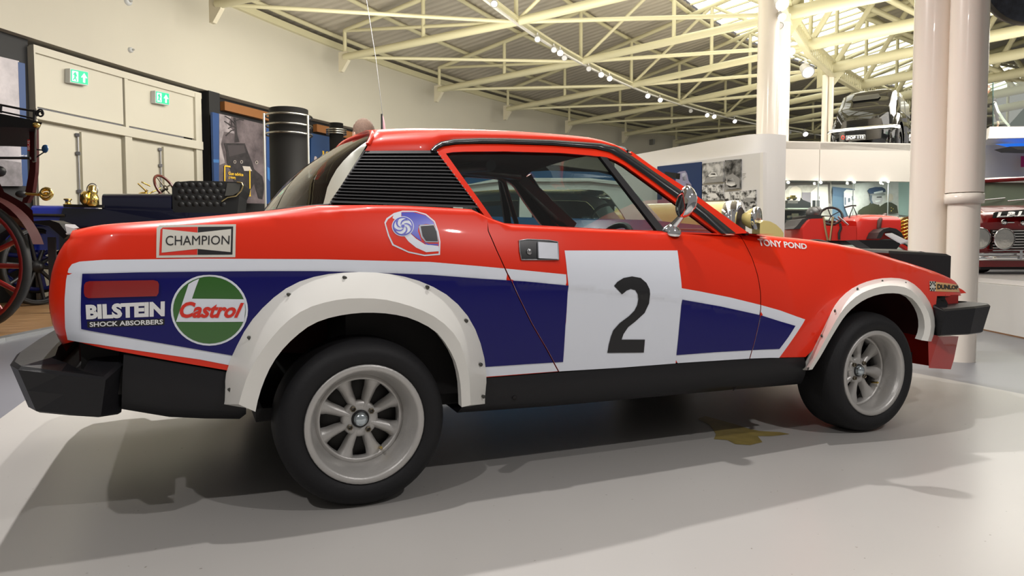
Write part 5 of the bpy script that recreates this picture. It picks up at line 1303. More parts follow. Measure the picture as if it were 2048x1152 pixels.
def onW(off): return lambda x, y: onPlane(x, y, Vector((*PW[2], 0)) + nrm*off, nrm)
def wslab(name, pts, off, th, m, par=None):
    P = [onW(off)(*q) for q in pts]; b = MB(); b.prism(P, -nrm*th); return b.build(name, m, par)
t = thing('photo_board', 'pale grey board mounted on the white curved wall carrying rally photographs', 'poster', onW(.06)(1440, 350))
wslab('board', zz(Y2, (40,385),(430,330),(915,268),(915,700),(900,980),(200,980),(40,700)), .05, .06, mat('pale board', (.70, .69, .69), .5), t)
wslab('board_edge', zz(Y2, (905,268),(930,266),(930,980),(905,980)), .055, .07, PANW, t)
for k in range(4): poly('caption_line', zz(Y2, (762, 440+k*14), (762+[28,20,26,14][k], 437+k*14), (762+[28,20,26,14][k], 441+k*14), (762, 444+k*14)), onW(.056), mat('caption grey', (.45, .45, .46), .5), t)
done()
def photo(name, lab, pts, m, extra=()):
    P = onW(.06)(*pts[0]); t = thing(name, lab, 'photograph', P); wslab('print', pts, .075, .02, m, t)
    for nm, L, mm in extra: poly(nm, L, onW(.078), mm, t)
    done()
PH1 = noise_photo('mono photo a', (.02, .02, .02), (.62, .62, .62), 7, 3, .38, .62); PH2 = noise_photo('mono photo b', (.015, .015, .015), (.38, .38, .38), 6, 11, .42, .66); PH3 = noise_photo('mono photo c', (.02, .02, .02), (.72, .72, .72), 14, 5, .42, .58)
PHG = mat('photo road grey', (.30, .30, .30), .5); PHW = mat('photo white', (.75, .75, .75), .5)
photo('rally_photograph', 'dark blue photograph of a lilac truck cab, leftmost on the pale board', zz(Y2, (60,382),(420,345),(420,700),(60,700)), mat('navy photo ground', (.012, .035, .12), .4),
      [('truck_cab', zz(Y2, (215,440),(245,425),(290,418),(305,440),(318,500),(340,530),(345,600),(300,640),(200,600),(180,560),(210,520)), mat('lilac truck', (.28, .27, .42), .4)), ('truck_window', zz(Y2, (262,440),(292,430),(302,498),(268,500)), mat('pale truck glass', (.50, .52, .66), .3)), ('truck_lights', zz(Y2, (295,520),(335,530),(340,590),(300,590)), mat('pinkish truck front', (.50, .40, .42), .4)), ('truck_tilt', zz(Y2, (120,425),(250,440),(245,490),(120,470)), INKB)])
photo('rally_photograph', 'black and white photograph of a rally car on a bend, upper left of three', zz(Y2, (430,360),(604,338),(602,510),(430,524)), PH1, [('photo_road', zz(Y2, (440,520),(470,470),(600,460),(600,508)), PHG), ('photo_car', zz(Y2, (478,455),(500,435),(540,432),(556,460),(540,480),(500,484)), PHW), ('car_windows', zz(Y2, (495,450),(505,440),(535,438),(540,452)), INKB)])
photo('rally_photograph', 'tall black and white photograph of a white car on a road', zz(Y2, (616,332),(748,322),(745,565),(614,577)), PH2, [('photo_road', zz(Y2, (620,470),(680,440),(738,480),(738,560),(640,568)), PHG), ('photo_car', zz(Y2, (622,505),(640,478),(680,478),(700,505),(700,535),(670,545),(628,530)), PHW), ('car_windows', zz(Y2, (640,490),(676,488),(682,502),(638,506)), INKB), ('car_shadow', zz(Y2, (628,535),(670,548),(715,530),(710,555),(650,556)), INKB)])
photo('rally_photograph', 'black and white crowd photograph, lowest left beside the bonnet of the yellow car', zz(Y2, (428,542),(600,528),(600,660),(428,660)), PH3, [('photo_car', zz(Y2, (470,625),(490,605),(540,602),(560,630),(540,645)), PHW)])
photo('rally_photograph', 'wide black and white photograph of cars and spectators, lower right of the board', zz(Y2, (612,600),(868,575),(868,750),(612,760)), PH3, [('photo_sky', zz(Y2, (618,598),(650,590),(660,640),(620,650)), PHW), ('photo_bus', zz(Y2, (775,650),(800,638),(850,640),(862,668),(780,680)), PHG)])

# --- mezzanine wall, glazed case with murals
zM = 2.72
MA = onD(1545, 500, 12.9); MBp = onD(1860, 500, 13.3)
md = (MBp - MA); md.z = 0; ml = md.length; md.normalize(); mn = Vector((md.y, -md.x, 0))
if mn.dot(CP - MA) < 0: mn = -mn
def onM(off): return lambda x, y: onPlane(x, y, MA + mn*off, mn)
zb = onM(0)(1700, 362).z
b = MB(); p0 = onM(0)(1545, 289); p1 = onM(0)(1640, 288)
for a, c in (((1540, 1637)), (1638, 1835)):
    A = onM(0)(a, 400); B_ = onM(0)(c, 400); bb = MB(); bb.prism([(A.x, A.y, zb), (B_.x, B_.y, zb), (B_.x, B_.y, zM), (A.x, A.y, zM)], -mn*.12); struct(bb.build('wall_mezzanine', PANG))
A = onM(0)(1500, 400); B_ = onM(0)(2100, 400)
b = MB(); b.prism([(A.x, A.y, zM - .14), (B_.x, B_.y, zM - .14), (B_.x - mn.x*9, B_.y - mn.y*9, zM - .14), (A.x - mn.x*9, A.y - mn.y*9, zM - .14)], (0, 0, .12)); struct(b.build('floor_mezzanine', PANG))
t = thing('display_case', 'long glass-fronted display case under the mezzanine with black and white murals inside', 'display case', onM(0)(1700, 470))
def cq(x, y, o): return onM(o)(x, y)
A = cq(1540, 362, -.7); B_ = cq(1835, 362, -.7)
b = MB(); b.prism([(A.x, A.y, .3), (B_.x, B_.y, .3), (B_.x, B_.y, zb), (A.x, A.y, zb)], -mn*.05); b.build('case_back', mat('case back', (.45, .43, .40), .6), t)
b = MB(); A0 = cq(1540, 362, 0); B0 = cq(1835, 362, 0); b.prism([(A0.x, A0.y, .3), (B0.x, B0.y, .3), (B0.x, B0.y, zb), (A0.x, A0.y, zb)], -mn*.008); b.build('case_glass', CLEAR, t)
b = MB(); b.prism([(A0.x, A0.y, .1), (B0.x, B0.y, .1), (B_.x, B_.y, .1), (A.x, A.y, .1)], (0, 0, .25)); b.build('case_base', PANW, t)
for px in (1636, 1706, 1776): b = MB(); q = cq(px, 400, .005); b.bar((q.x, q.y, .3), (q.x, q.y, zb), .012, .012, up=(1, 0, 0)); b.build('glass_joint', mat('glass joint', (.35, .40, .40), .2), t)
def mural(nm, L, m, off=-.66): return poly(nm, L, onM(off), m, t)
mural('mural_print', zz(Y3, (60,160),(620,170),(620,600),(60,600)), noise_photo('sepia mural', (.25, .22, .20), (.62, .56, .50), 2.5, 9, .35, .65), -.68)
mural('mural_print', zz(Y3, (630,200),(900,230),(900,620),(630,620)), mat('mural slate blue', (.10, .17, .26), .5), -.68)
mural('mural_print', zz(Y3, (900,160),(1430,130),(1430,560),(900,600)), noise_photo('pale street mural', (.48, .46, .45), (.80, .78, .76), 2.0, 4, .35, .6), -.68)
mural('mural_sky', zz(Y3, (1428,150),(1580,140),(1580,560),(1428,540)), mat('mural pale teal', (.42, .56, .52), .5), -.68)
mural('mural_head', zz(Y3, (105,320),(115,240),(150,205),(200,195),(245,220),(258,260),(255,330),(245,370),(200,400),(130,400),(110,360)), mat('mural skin', (.72, .62, .52), .5))
mural('mural_suit', zz(Y3, (70,400),(240,370),(250,330),(280,360),(370,395),(370,500),(70,500)), INKB, -.655)
mural('mural_curtain', zz(Y3, (262,270),(375,270),(370,400),(300,380),(262,330)), mat('mural curtain', (.22, .19, .22), .5), -.658)
mural('mural_house', zz(Y3, (372,265),(450,195),(575,205),(585,480),(372,470)), mat('mural white house', (.80, .74, .66), .5), -.655)
for L in (((390,365),(430,365),(430,445),(390,445)), ((440,365),(478,365),(478,445),(440,445)), ((470,318),(478,318),(478,355),(470,355))): mural('mural_window', zz(Y3, *L), INKB, -.65)
mural('mural_beam', zz(Y3, (575,155),(605,158),(610,410),(585,400)), mat('mural dark beam', (.12, .10, .09), .5), -.654)
mural('mural_beam', zz(Y3, (60,155),(600,150),(600,175),(260,182),(110,190),(60,250)), MT['mural dark beam'], -.654)
mural('mural_cottage', zz(Y3, (770,260),(800,235),(905,245),(905,600),(840,600),(770,420)), mat('mural cottage white', (.82, .80, .78), .5), -.655)
for L in (((778,330),(795,330),(795,420),(778,420)), ((820,340),(845,335),(845,385),(820,390)), ((865,310),(885,320),(890,370),(865,365))): mural('mural_window', zz(Y3, *L), mat('mural slate window', (.12, .15, .20), .5), -.65)
mural('mural_roof', zz(Y3, (632,200),(800,230),(770,260),(765,330),(640,310)), mat('mural roof blue', (.07, .13, .22), .5), -.655)
# smiling officer and companion: large flat cut-out prints
mural('officer_coat', zz(Y3, (935,530),(945,490),(1000,450),(1070,420),(1090,390),(1180,400),(1200,430),(1190,530),(1150,570)), mat('mural olive coat', (.055, .055, .03), .5), -.645)
mural('officer_face', zz(Y3, (1085,300),(1225,305),(1240,360),(1225,400),(1180,420),(1120,400),(1088,360)), mat('mural pale face', (.52, .48, .50), .5), -.64)
mural('officer_hair', zz(Y3, (1078,300),(1110,305),(1105,360),(1125,400),(1100,410),(1080,360)), MT['mural slate window'], -.636)
mural('officer_eyes', zz(Y3, (1165,322),(1225,318),(1225,332),(1165,334)), INKB, -.636)
mural('officer_smile', zz(Y3, (1140,372),(1210,360),(1205,378),(1160,388)), PHW, -.636)
mural('officer_cap', zz(Y3, (1052,250),(1075,222),(1150,205),(1230,205),(1270,230),(1275,262),(1240,270),(1090,290),(1065,275)), mat('mural navy cap', (.03, .06, .13), .5), -.63)
mural('cap_peak', zz(Y3, (1085,288),(1240,268),(1275,300),(1225,310),(1090,305)), PHG, -.628); mural('cap_band', zz(Y3, (1130,268),(1240,245),(1240,268),(1135,285)), PHW, -.626)
mural('companion_head', zz(Y3, (1280,310),(1300,288),(1340,284),(1362,305),(1362,350),(1340,380),(1300,385),(1282,350)), MT['mural skin'], -.645)
mural('companion_coat', zz(Y3, (1170,500),(1200,440),(1260,400),(1300,385),(1350,395),(1410,430),(1425,520),(1170,535)), MT['mural olive coat'], -.642)
b = MB()
for q in ((1340, 455), (1340, 492), (1362, 470)): b.ball(onM(-.63)(*Y3(*q)), .015, 6)
b.build('coat_buttons', BRASS, t)
for yy in (470, 700): 
    A = cq(*Y3(40, yy), -.45); B_ = cq(*Y3(365, yy), -.45); b = MB(); b.bar(A, B_, .30, .02); b.build('case_shelf', mat('pale green shelf edge', (.62, .66, .56), .3), t)
b = MB(); A = cq(*Y3(40, 480), -.62); B_ = cq(*Y3(362, 480), -.62); b.prism([A, B_, cq(*Y3(362, 720), -.62), cq(*Y3(40, 720), -.62)], -mn*.02); b.build('shelf_backing', BLK, t); done()
for k, (x, y, w, lab, m) in enumerate(((140, 350, 120, 'brassy model car on the upper shelf of the glass case', BRASS), (165, 578, 150, 'silver-gold model car on the lower shelf of the glass case', mat('model car metal', (.55, .48, .36), .25, metal=.9)))):
    P = onM(-.40)(*Y3(x, y)); t = thing('model_car', lab, 'model car', P)
    s = w/6.02*13/FPX; L = md
    b = MB(); b.obox(P + Vector((0, 0, s*.10)), s, s*.3, s*.18, rz=math.atan2(md.y, md.x)); b.obox(P + md*(s*.12) + Vector((0, 0, s*.27)), s*.45, s*.28, s*.2, rz=math.atan2(md.y, md.x)); b.build('model_body', m, t)
    for sx_ in (-.32, .32): b = MB(); b.lathe([(0, .0), (s*.12, 0), (s*.12, -s*.34), (0, -s*.34)], P + md*(s*sx_) + mn*(s*.17) + Vector((0, 0, .0)), -mn*-1, 16); b.build('model_wheel', BLK, t)
    b = MB(); b.obox(P - Vector((0, 0, s*.30)), s*1.1, s*.5, s*.3, rz=math.atan2(md.y, md.x)); b.build('model_plinth', mat('model plinth', (.10, .09, .085), .4), t); done()
for k, q in enumerate(zz(Y3, (90,152),(482,152),(884,148),(1290,142))):
    P = onM(.09)(*q); t = thing('downlight', '%s small round lamp along the top of the glass case' % ('leftmost', 'second', 'third', 'rightmost')[k], 'lamp', P, group='downlights over the glass case')
    b = MB(); b.lathe([(.0, .03), (.03, .03), (.034, 0), (.03, -.01)], P, mn, 14); b.tube([P - mn*.05, P], .01, 6); b.build('lamp_ring', CHR, t); b = MB(); b.ball(P + mn*.01, .031, 12); b.build('bulb', LAMP, t); done()
# --- red edwardian racer in front of the case
DR = 10.6
P = onD(1700, 500, DR); t = px_thing('vintage_racer', 'bright red open vintage racing car with brass radiator in front of the glass case', 'car', (P.x, P.y, 0))
def Rp(x, y, d=0): return onD(x, y, DR - (x - 1700)*.0016) + Vector((FX.x, FX.y, 0))*d
def rprism(name, pts, d0, d1, m, par=None, bev=.02):
    b = MB(); b.prism([Rp(x, y, d0) for x, y in pts], Vector((FX.x, FX.y, 0))*(d1 - d0)); o = b.build(name, m, par or t)
    if bev: q = o.modifiers.new('bevel', 'BEVEL'); q.width = bev; q.segments = 2
    return o
rprism('cockpit_side', zz(Y3, (275,700),(320,640),(370,588),(510,583),(540,620),(560,672),(920,675),(920,850),(560,850),(420,870),(275,830)), 0, .80, VRED)
rprism('cockpit_inner', zz(Y3, (540,585),(930,590),(925,670),(560,668)), .70, .78, MAR)
b = MB(); rows = []
for x, yt in zip([925, 960, 1020, 1150, 1300, 1455], [600, 560, 530, 520, 524, 540]):
    A = Rp(*Y3(x, 850), 0); T = Rp(*Y3(x, yt), 0); S_ = Rp(*Y3(x, 620 if x > 950 else 640), 0); f = Vector((FX.x, FX.y, 0)); row = [A, S_]
    for j in range(1, 10): a = PI*j/10; row.append(S_ + f*(.40 - .40*math.cos(a)) + Vector((0, 0, (T.z - S_.z)*math.sin(a)**.7)))
    row += [S_ + f*.8, A + f*.8]; rows.append(row)
b.grid(rows); b.add(rows[-1], [tuple(range(len(rows[-1])))]); b.add(rows[0], [tuple(range(len(rows[0])))]); bn = b.build('bonnet', VRED, t)
ptube(t, 'bonnet_strap', [(*Y3(1190, 700), DR - .12), (*Y3(1200, 610), DR - .13), (*Y3(1225, 575), DR - .0), (*Y3(1265, 540), DR + .2)], 0, .03, mat('leather strap', (.07, .025, .02), .5))
rprism('radiator', zz(Y3, (1465,600),(1500,570),(1560,560),(1585,575),(1585,840),(1465,840)), .02, .78, BRASS)
for k in range(5): ptube(t, 'radiator_piping', zz(Y3, (1490, 620 + k*42), (1530, 600 + k*42), (1560, 625 + k*42), (1500, 660 + k*42)), DR - .22, .012, BRASS)
rprism('tail', zz(Y3, (190,710),(235,670),(300,590),(370,570),(380,585),(300,660),(275,705)), .1, .7, BLK)
rprism('seat_back', zz(Y3, (360,540),(520,535),(590,560),(560,585),(370,585)), .15, .7, LEA)
b = MB(); c = Rp(*Y3(704, 545), .25); ax = Vector((-.62, -.70, .32)).normalized(); e1 = Vector((0, 0, 1)); e1 = (e1 - ax*e1.dot(ax)).normalized(); e2 = ax.cross(e1); rw = 122/6.02*DR/FPX
b.tube([c + e1*(rw*.92*math.cos(k*2*PI/28)) + e2*(rw*1.05*math.sin(k*2*PI/28)) for k in range(28)], .018, 8, closed=True)
for a in (.3, 1.55, 2.8, 4.05, 5.3): b.tube([c, c + e1*(rw*.9*math.cos(a)) + e2*(rw*math.sin(a))], .008, 6)
b.build('steering_wheel', BLK, t)
ptube(t, 'steering_column', zz(Y3, (700,560),(820,665)), DR + .1, .016, STEEL)
for L in (((525,565),(545,700),(575,850)), ((640,560),(620,700),(600,850))): ptube(t, 'brake_lever', zz(Y3, *L), DR - .02, .014, mat('dull brass lever', (.45, .36, .20), .35, metal=.8))
ptube(t, 'black_hose', zz(Y3, (722,640),(735,700),(710,760),(712,840)), DR - .02, .018, BLK)
ptube(t, 'screen_frame', zz(Y3, (780,450),(860,430),(915,430)), DR + .3, .012, BLK); ptube(t, 'screen_frame', zz(Y3, (830,580),(880,440),(940,575)), DR + .3, .010, BLK)
b = MB(); b.ball(Rp(*Y3(560, 500), .5), .11, 12, (1, .8, .9)); b.ball(Rp(*Y3(650, 470), .6), .08, 10); b.build('cockpit_instruments', mat('grey casting', (.12, .12, .12), .4, metal=.6), t)
for x, n in ((1185, 'w'), (330, 'w')):
    c = Rp(*Y3(x, 870), -.25); spoked(t, Vector((c.x, c.y, .48)), -Vector((FX.x, FX.y, 0)) - RX*.12, 160/6.02*10.4/FPX + .26, .12, 12, VRED, TYR, VRED, BRASS, .16)
rprism('front_mudguard', zz(Y3, (1030,830),(1060,760),(1110,720),(1180,700),(1260,715),(1320,760),(1350,820),(1320,830),(1280,770),(1200,735),(1120,760),(1080,830)), -.32, -.02, BLK, bev=0)
rprism('chassis', zz(Y3, (200,850),(1500,850),(1500,900),(200,900)), .05, .75, BLK); done()
# --- cream vintage tourer beside the white wall
DY = 8.0; P = onD(1400, 500, DY); t = px_thing('cream_tourer', 'primrose cream vintage car with bullnose chrome radiator beyond the rally car windscreen', 'car', (P.x, P.y, 0))
f = Vector((FX.x, FX.y, 0)).normalized(); hd = (RX*.82 - f*.57); hd.z = 0; hd.normalize(); sd = Vector((-hd.y, hd.x, 0))
R0_ = onD(*Y2(742, 760), DY); zr = R0_.z
b = MB(); rows = []
for i in range(8):
    u = i/7; c = R0_ - hd*(.06 + 1.35*u); h = lerp(.20, .23, u); wd = lerp(.21, .34, u); zt = lerp(onD(*Y2(742, 665), DY).z, onD(*Y2(450, 655), DY).z + .0, u); row = []
    for j in range(13): a = PI*j/12; row.append(Vector((c.x, c.y, zt - .30 + .30*math.sin(a)**.6)) + sd*(-wd*math.cos(a)))
    row = [row[0] + Vector((0, 0, -.3))] + row + [row[-1] + Vector((0, 0, -.3))]; rows.append(row)
b.grid(rows); b.build('bonnet', CREAMC, t)
b = MB(); rows = []; c0 = Vector((R0_.x, R0_.y, 0)); zt = onD(*Y2(742, 662), DY).z
def arch(c, w, zt, zb, n=14): return [Vector((c.x, c.y, zb)) + sd*(-w)] + [Vector((c.x, c.y, zt - w*.9 + w*.9*math.sin(PI*j/n))) + sd*(-w*math.cos(PI*j/n)) for j in range(n+1)] + [Vector((c.x, c.y, zb)) + sd*w]
rows = [arch(c0 - hd*.14, .225, zt, .55), arch(c0 - hd*.10, .25, zt + .01, .55), arch(c0, .235, zt, .55), arch(c0 + hd*.01, .17, zt - .08, .60)]
b.grid(rows); b.build('radiator_shell', CHR, t)
a_ = arch(c0 + hd*.008, .172, zt - .078, .60); mesh('radiator_core', a_, [tuple(range(len(a_)))], mat('radiator core', (.02, .012, .01), .6), t)
for s, q in ((-1, (872, 812)), (1, (660, 800))):
    c = onD(*Y2(*q), DY - .1*s*-1); b = MB(); b.lathe([(0, -.16), (.06, -.14), (.11, -.06), (.125, .0), (.13, .02), (.12, .03)], c, hd, 24); h_ = b.build('headlamp', CREAMC if s < 0 else CHR, t)
    b = MB(); b.lathe([(.128, -.02), (.135, .0), (.13, .03), (.12, .035)], c, hd, 24); b.build('lamp_rim', CHR, h_); b = MB(); b.lathe([(0, .045), (.08, .04), (.12, .03)], c, hd, 24); b.build('lamp_glass', mat('lamp glass', (.45, .45, .42), .08, metal=.6), h_)
    wz = .36; fc = Vector((c0.x, c0.y, 0)) - hd*.15 + sd*(-.62*1 if s < 0 else .62)
    rows = []
    for i in range(13): a = PI*(1.02 - i*.09); rows.append([fc + hd*(.46*math.cos(a)*-1) + Vector((0, 0, wz + .46*math.sin(a))) + sd*d for d in (-.14, -.05, .05, .14)])
    b = MB(); b.grid(rows); b.build('front_wing', CREAMC, t)
    spoked(t, fc + Vector((0, 0, wz)), sd*(-1 if s < 0 else 1), .36, .11, 18, CREAMC, TYR, CREAMC, CHR, .2, rs=.008)
fw = [(905, 850), (940, 828), (990, 835), (1040, 862), (1080, 900), (1100, 930), (1050, 935), (960, 905)]
b = MB(); rows = []
for x, y in fw[:6]: 
    a = onD(*Y2(x, y), DY - .35); rows.append([a, a + f*.12 + Vector((0,0,.015)), a + f*.25, a + f*.25 - Vector((0,0,.2))])
b.grid(rows); b.grid([[r[0], r[0] - Vector((0, 0, .18))] for r in rows]); b.build('wing_crown', CREAMC, t)
cb = c0 - hd*1.4
b = MB(); rows = []
for u, w, h in ((0, .34, 1.02), (.25, .50, 1.08), (1.0, .58, 1.05), (1.9, .58, 1.05), (2.3, .5, .98)):
    c = cb - hd*u; rows.append([Vector((c.x, c.y, .45)) - sd*w, Vector((c.x, c.y, h)) - sd*w, Vector((c.x, c.y, h)) - sd*(w-.08), Vector((c.x, c.y, h-.3)) - sd*(w - .1), Vector((c.x, c.y, h-.3)) + sd*(w-.1), Vector((c.x, c.y, h)) + sd*(w-.08), Vector((c.x, c.y, h)) + sd*w, Vector((c.x, c.y, .45)) + sd*w])
b.grid(rows); b.add(rows[-1], [tuple(range(8))]); b.build('body_tub', CREAMC, t)
fcr = cb - hd*1.9; spoked(t, Vector((fcr.x, fcr.y, .36)) - sd*.62, -sd, .36, .11, 18, CREAMC, TYR, CREAMC, CHR, .2, rs=.008)
b = MB(); c = cb - hd*.1; b.tube([Vector((c.x, c.y, 1.05)) - sd*.5, Vector((c.x, c.y, 1.4)) - sd*.48, Vector((c.x, c.y, 1.4)) + sd*.48, Vector((c.x, c.y, 1.05)) + sd*.5], .014, 6); b.build('windscreen_frame', CHR, t); done()
# --- blue saloon with pale window frames right behind the coupe (seen through its windows)
DS = 5.9; P = onD(1150, 500, DS); t = px_thing('blue_saloon', 'blue saloon with pale green window surrounds seen through the rally car side windows', 'car', (P.x, P.y, 0))
SAGE = mat('pale sage paint', (.44, .50, .43), .3, coat=.5); SBLUE = mat('deep sea blue paint', (.012, .06, .13), .15, coat=.8)
def Sp(x, y, d=0): return onD(x, y, DS - (x - 1150)*.001) + f*d
def sprism(name, pts, d0, d1, m, bev=.02, par=None):
    b = MB(); b.prism([Sp(x, y, d0) for x, y in pts], f*(d1 - d0)); o = b.build(name, m, par or t)
    if bev: q = o.modifiers.new('bevel', 'BEVEL'); q.width = bev; q.segments = 3
    return o
sprism('lower_body', [(760, 462), (800, 440), (930, 432), (1300, 440), (1420, 452), (1500, 474), (1520, 520), (1515, 620), (760, 620)], 0, 1.5, SBLUE, .06)
sprism('roof', [(900, 375), (930, 352), (1000, 343), (1100, 338), (1200, 341), (1245, 352), (1262, 368), (1200, 366), (1000, 366)], .12, 1.32, SBLUE, .05)
fr_o = [(905, 440), (905, 385), (925, 368), (1000, 360), (1180, 360), (1225, 364), (1255, 378), (1290, 420), (1312, 446)]
fr_i = [(925, 436), (925, 392), (940, 382), (1000, 378), (1180, 378), (1208, 380), (1222, 392), (1246, 425), (1256, 442)]
for d in (.06, 1.38):
    b = MB(); rows = [[Sp(*o, d), Sp(*i, d), Sp(*i, d + .05), Sp(*o, d + .05)] for o, i in zip(fr_o, fr_i)]; b.grid(rows, smooth=False, closed=True); b.build('window_frame', SAGE, t)
    sprism('door_pillar', [(1040, 372), (1064, 372), (1064, 446), (1038, 446)], d, d + .05, SAGE, .01)
    sprism('roof_gutter', [(915, 372), (1000, 355), (1180, 355), (1240, 362), (1250, 370), (1180, 362), (1000, 362)], d - .02, d + .06, SAGE, 0)
b = MB(); b.prism([Sp(x, y, .08) for x, y in [(925, 436), (925, 392), (940, 382), (1180, 378), (1208, 380), (1222, 392), (1256, 442)]], f*.006); b.build('side_glass', CLEAR, t)
ptube(t, 'screen_pillar', [(1235, 362, DS), (1275, 395, DS), (1322, 446, DS)], 0, .02, SAGE)
sprism('seat_backs', [(940, 446), (950, 410), (1010, 405), (1030, 446)], .3, 1.2, SBLUE, .04)
c = Sp(1235, 436, .35); b = MB(); b.tube([c + RX*(.17*math.cos(k*PI/10)) + Vector((0, 0, .17*.8*math.sin(k*PI/10))) + f*(.05*math.sin(k*PI/10)) for k in range(20)], .014, 6, closed=True); b.build('steering_wheel', mat('dark green wheel', (.03, .04, .03), .4), t)
for x in (900, 1430): cc = Sp(x, 600, -.02); spoked(t, Vector((cc.x, cc.y, .31)), -f, .31, .15, 6, STEEL, TYR, STEEL, CHR, .3)
done()
P = onD(1190, 440, 7.9); t = thing('event_board', 'small dark board with white lettering seen through the rally car window', 'sign', (P.x, P.y, 0))
b = MB(); b.prism([onD(x, y, 7.9) for x, y in zz(Z7, (890,478),(1060,478),(1060,545),(890,545))], f*.02); b.build('board', mat('dark slate board', (.02, .05, .07), .4), t)
b = MB(); q = onD(1195, 455, 7.91); b.tube([(q.x, q.y, 0), q], .02, 6); b.build('board_post', BLK, t)
quad_text('board_lettering', 'NORTH CAPE', zz(Z7, (900,486),(1040,486),(1040,503),(900,503)), lambda x, y: onD(x, y, 7.89), INKW, t); done()
# --- black saloon on the mezzanine
DK = 15.0; DKx = lambda x: DK
P = onD(1735, 500, DK); zg = zM; t = px_thing('black_saloon', 'glossy black 1940s saloon seen from behind on the mezzanine, registration FOF 112', 'car', (P.x, P.y, zg - .02))
hk = (f*.80 + RX*.60); hk.z = 0; hk.normalize(); sk = Vector((hk.y, -hk.x, 0))       # sk points to the picture right/near side
Rr = onD(1718, 500, DK); Rr = Vector((Rr.x, Rr.y, zg))
hk = (f*.79 + RX*.61); hk.z = 0; hk.normalize(); sk = Vector((hk.y, -hk.x, 0))
def Kp(u, w, z): return Rr + hk*(u*.88) + sk*(w*.80) + Vector((0, 0, z*.91))
b = MB(); rows = []
#  u (forward), halfwidth bottom, halfwidth top, z bottom, z top
for u, wb, wt, z0, z1 in ((-.05, .52, .46, .46, .82), (-.01, .64, .58, .42, 1.02), (.10, .70, .62, .40, 1.14), (.24, .73, .62, .40, 1.21), (.34, .75, .60, .40, 1.34), (.52, .76, .60, .40, 1.52), (.85, .76, .60, .40, 1.62), (1.5, .76, .60, .40, 1.66), (2.3, .74, .58, .40, 1.60), (2.6, .66, .50, .40, 1.42), (3.0, .50, .40, .42, 1.10), (3.6, .42, .34, .45, 1.05), (4.1, .30, .22, .5, .95)):
    row = []
    for j in range(21):
        s = j/20*2 - 1; a = abs(s)
        if a < .5: q = a/.5; w = wt*q**.9; z = z1 - (z1 - z0)*.06*q**4
        else: q = (a - .5)/.5; w = lerp(wt, wb, min(1, q*1.6)**.8); z = lerp(z1 - (z1-z0)*.06, z0, q)
        row.append(Kp(u, w*(1 if s > 0 else -1), z))
    rows.append(row)
b.grid(rows); b.add(rows[0], [tuple(range(21))]); b.build('body_shell', BLKG, t)
pw = [Kp(.83 + .0, w, z) for w, z in ((-.30, 1.30), (-.34, 1.34), (-.30, 1.43), (.30, 1.43), (.34, 1.34), (.30, 1.30))]
b = MB(); b.prism([Kp(.27 + (z - 1.25)*.85 - .02, w, z) for w, z in ((-.30, 1.31), (-.35, 1.36), (-.28, 1.44), (.28, 1.44), (.35, 1.36), (.30, 1.31))], -hk*.012); b.build('rear_window', mat('dark rear glass', (.07, .07, .065), .1, coat=.7), t)
for u0, u1 in ((.95, 1.45), (1.55, 2.2)):
    b = MB(); b.prism([Kp(u, .655 - (z - 1.08)*.12, z) for u, z in ((u0, 1.08), (u1, 1.08), (u1 - .02, 1.42), (u0 + .06, 1.42))], sk*.055); b.build('side_window', mat('bright side glass', (.20, .20, .18), .15, coat=.5), t)
def fender(u, w, r, h, par, nm='rear_wing'):
    b = MB(); rows = []
    for i in range(15):
        a = PI*(1.08 - i*.08); rows.append([Kp(u - r*math.cos(a) * -1, w + d, .34 + (r + e)*math.sin(a) * h) for d, e in ((-.22, .08), (-.06, .10), (.02, .05), (.06, -.02), (.06, -.10))])
    b.grid(rows); return b.build(nm, BLKG, par)
for sgn in (1, -1):
    b = MB(); rows = []
    for i in range(17):
        a = PI*(1.10 - i*.075); cu, cz = .62, .36
        ring_ = []
        for d, rr_ in ((.0, .52), (.50*.16, .56), (.17, .53), (.20, .45), (.20, .37)): ring_.append(Kp(cu - rr_*1.1*-math.cos(a), sgn*(.60 + d), cz + rr_*1.15*math.sin(a)))
        rows.append(ring_)
    b.grid(rows); b.build('rear_wing', BLKG, t)
    b = MB(); rows = []
    for i in range(17):
        a = PI*(1.05 - i*.07); ring_ = []
        for d, rr_ in ((.0, .50), (.10, .56), (.26, .55), (.36, .46), (.37, .38)): ring_.append(Kp(3.35 + rr_*1.25*math.cos(a), sgn*(.42 + d), .36 + rr_*1.1*math.sin(a)))
        rows.append(ring_)
    b.grid(rows); b.build('front_wing', BLKG, t)
    for u in (.62, 3.35):
        c = Kp(u, sgn*(.66 if u < 1 else .68), .34); b = MB(); b.lathe([(.20, .10), (.32, .09), (.34, .05), (.34, -.08), (.2, -.1)], c, sk*sgn, 28); w_ = b.build('wheel', TYR, t); b = MB(); b.lathe([(0, .10), (.08, .10), (.14, .07), (.21, .08)], c, sk*sgn, 20); b.build('wheel_disc', CHR if u < 1 else BLKG, w_)
    b = MB(); b.box((0,0,0),(0,0,0)) if 0 else b.prism([Kp(1.1, sgn*.68, .36), Kp(2.9, sgn*.68, .36), Kp(2.9, sgn*.86, .34), Kp(1.1, sgn*.80, .34)], (0, 0, -.04)); b.build('running_board', BLKG, t)
b = MB(); b.tube([Kp(.1, -.84, .60), Kp(-.14, -.72, .60), Kp(-.20, -.35, .60), Kp(-.21, 0, .60), Kp(-.20, .35, .60), Kp(-.14, .72, .60), Kp(.1, .84, .60)], .034, 10); bp = b.build('rear_bumper', CHR, t)
b = MB(); b.obox(Kp(-.13, 0, .45), .8, .05, .2, rz=math.atan2(sk.y, sk.x)); b.build('plate_carrier', BLKG, t)
def Kf(x, y): P0 = Kp(-.17, 0, .45); return onPlane(x, y, P0, hk)
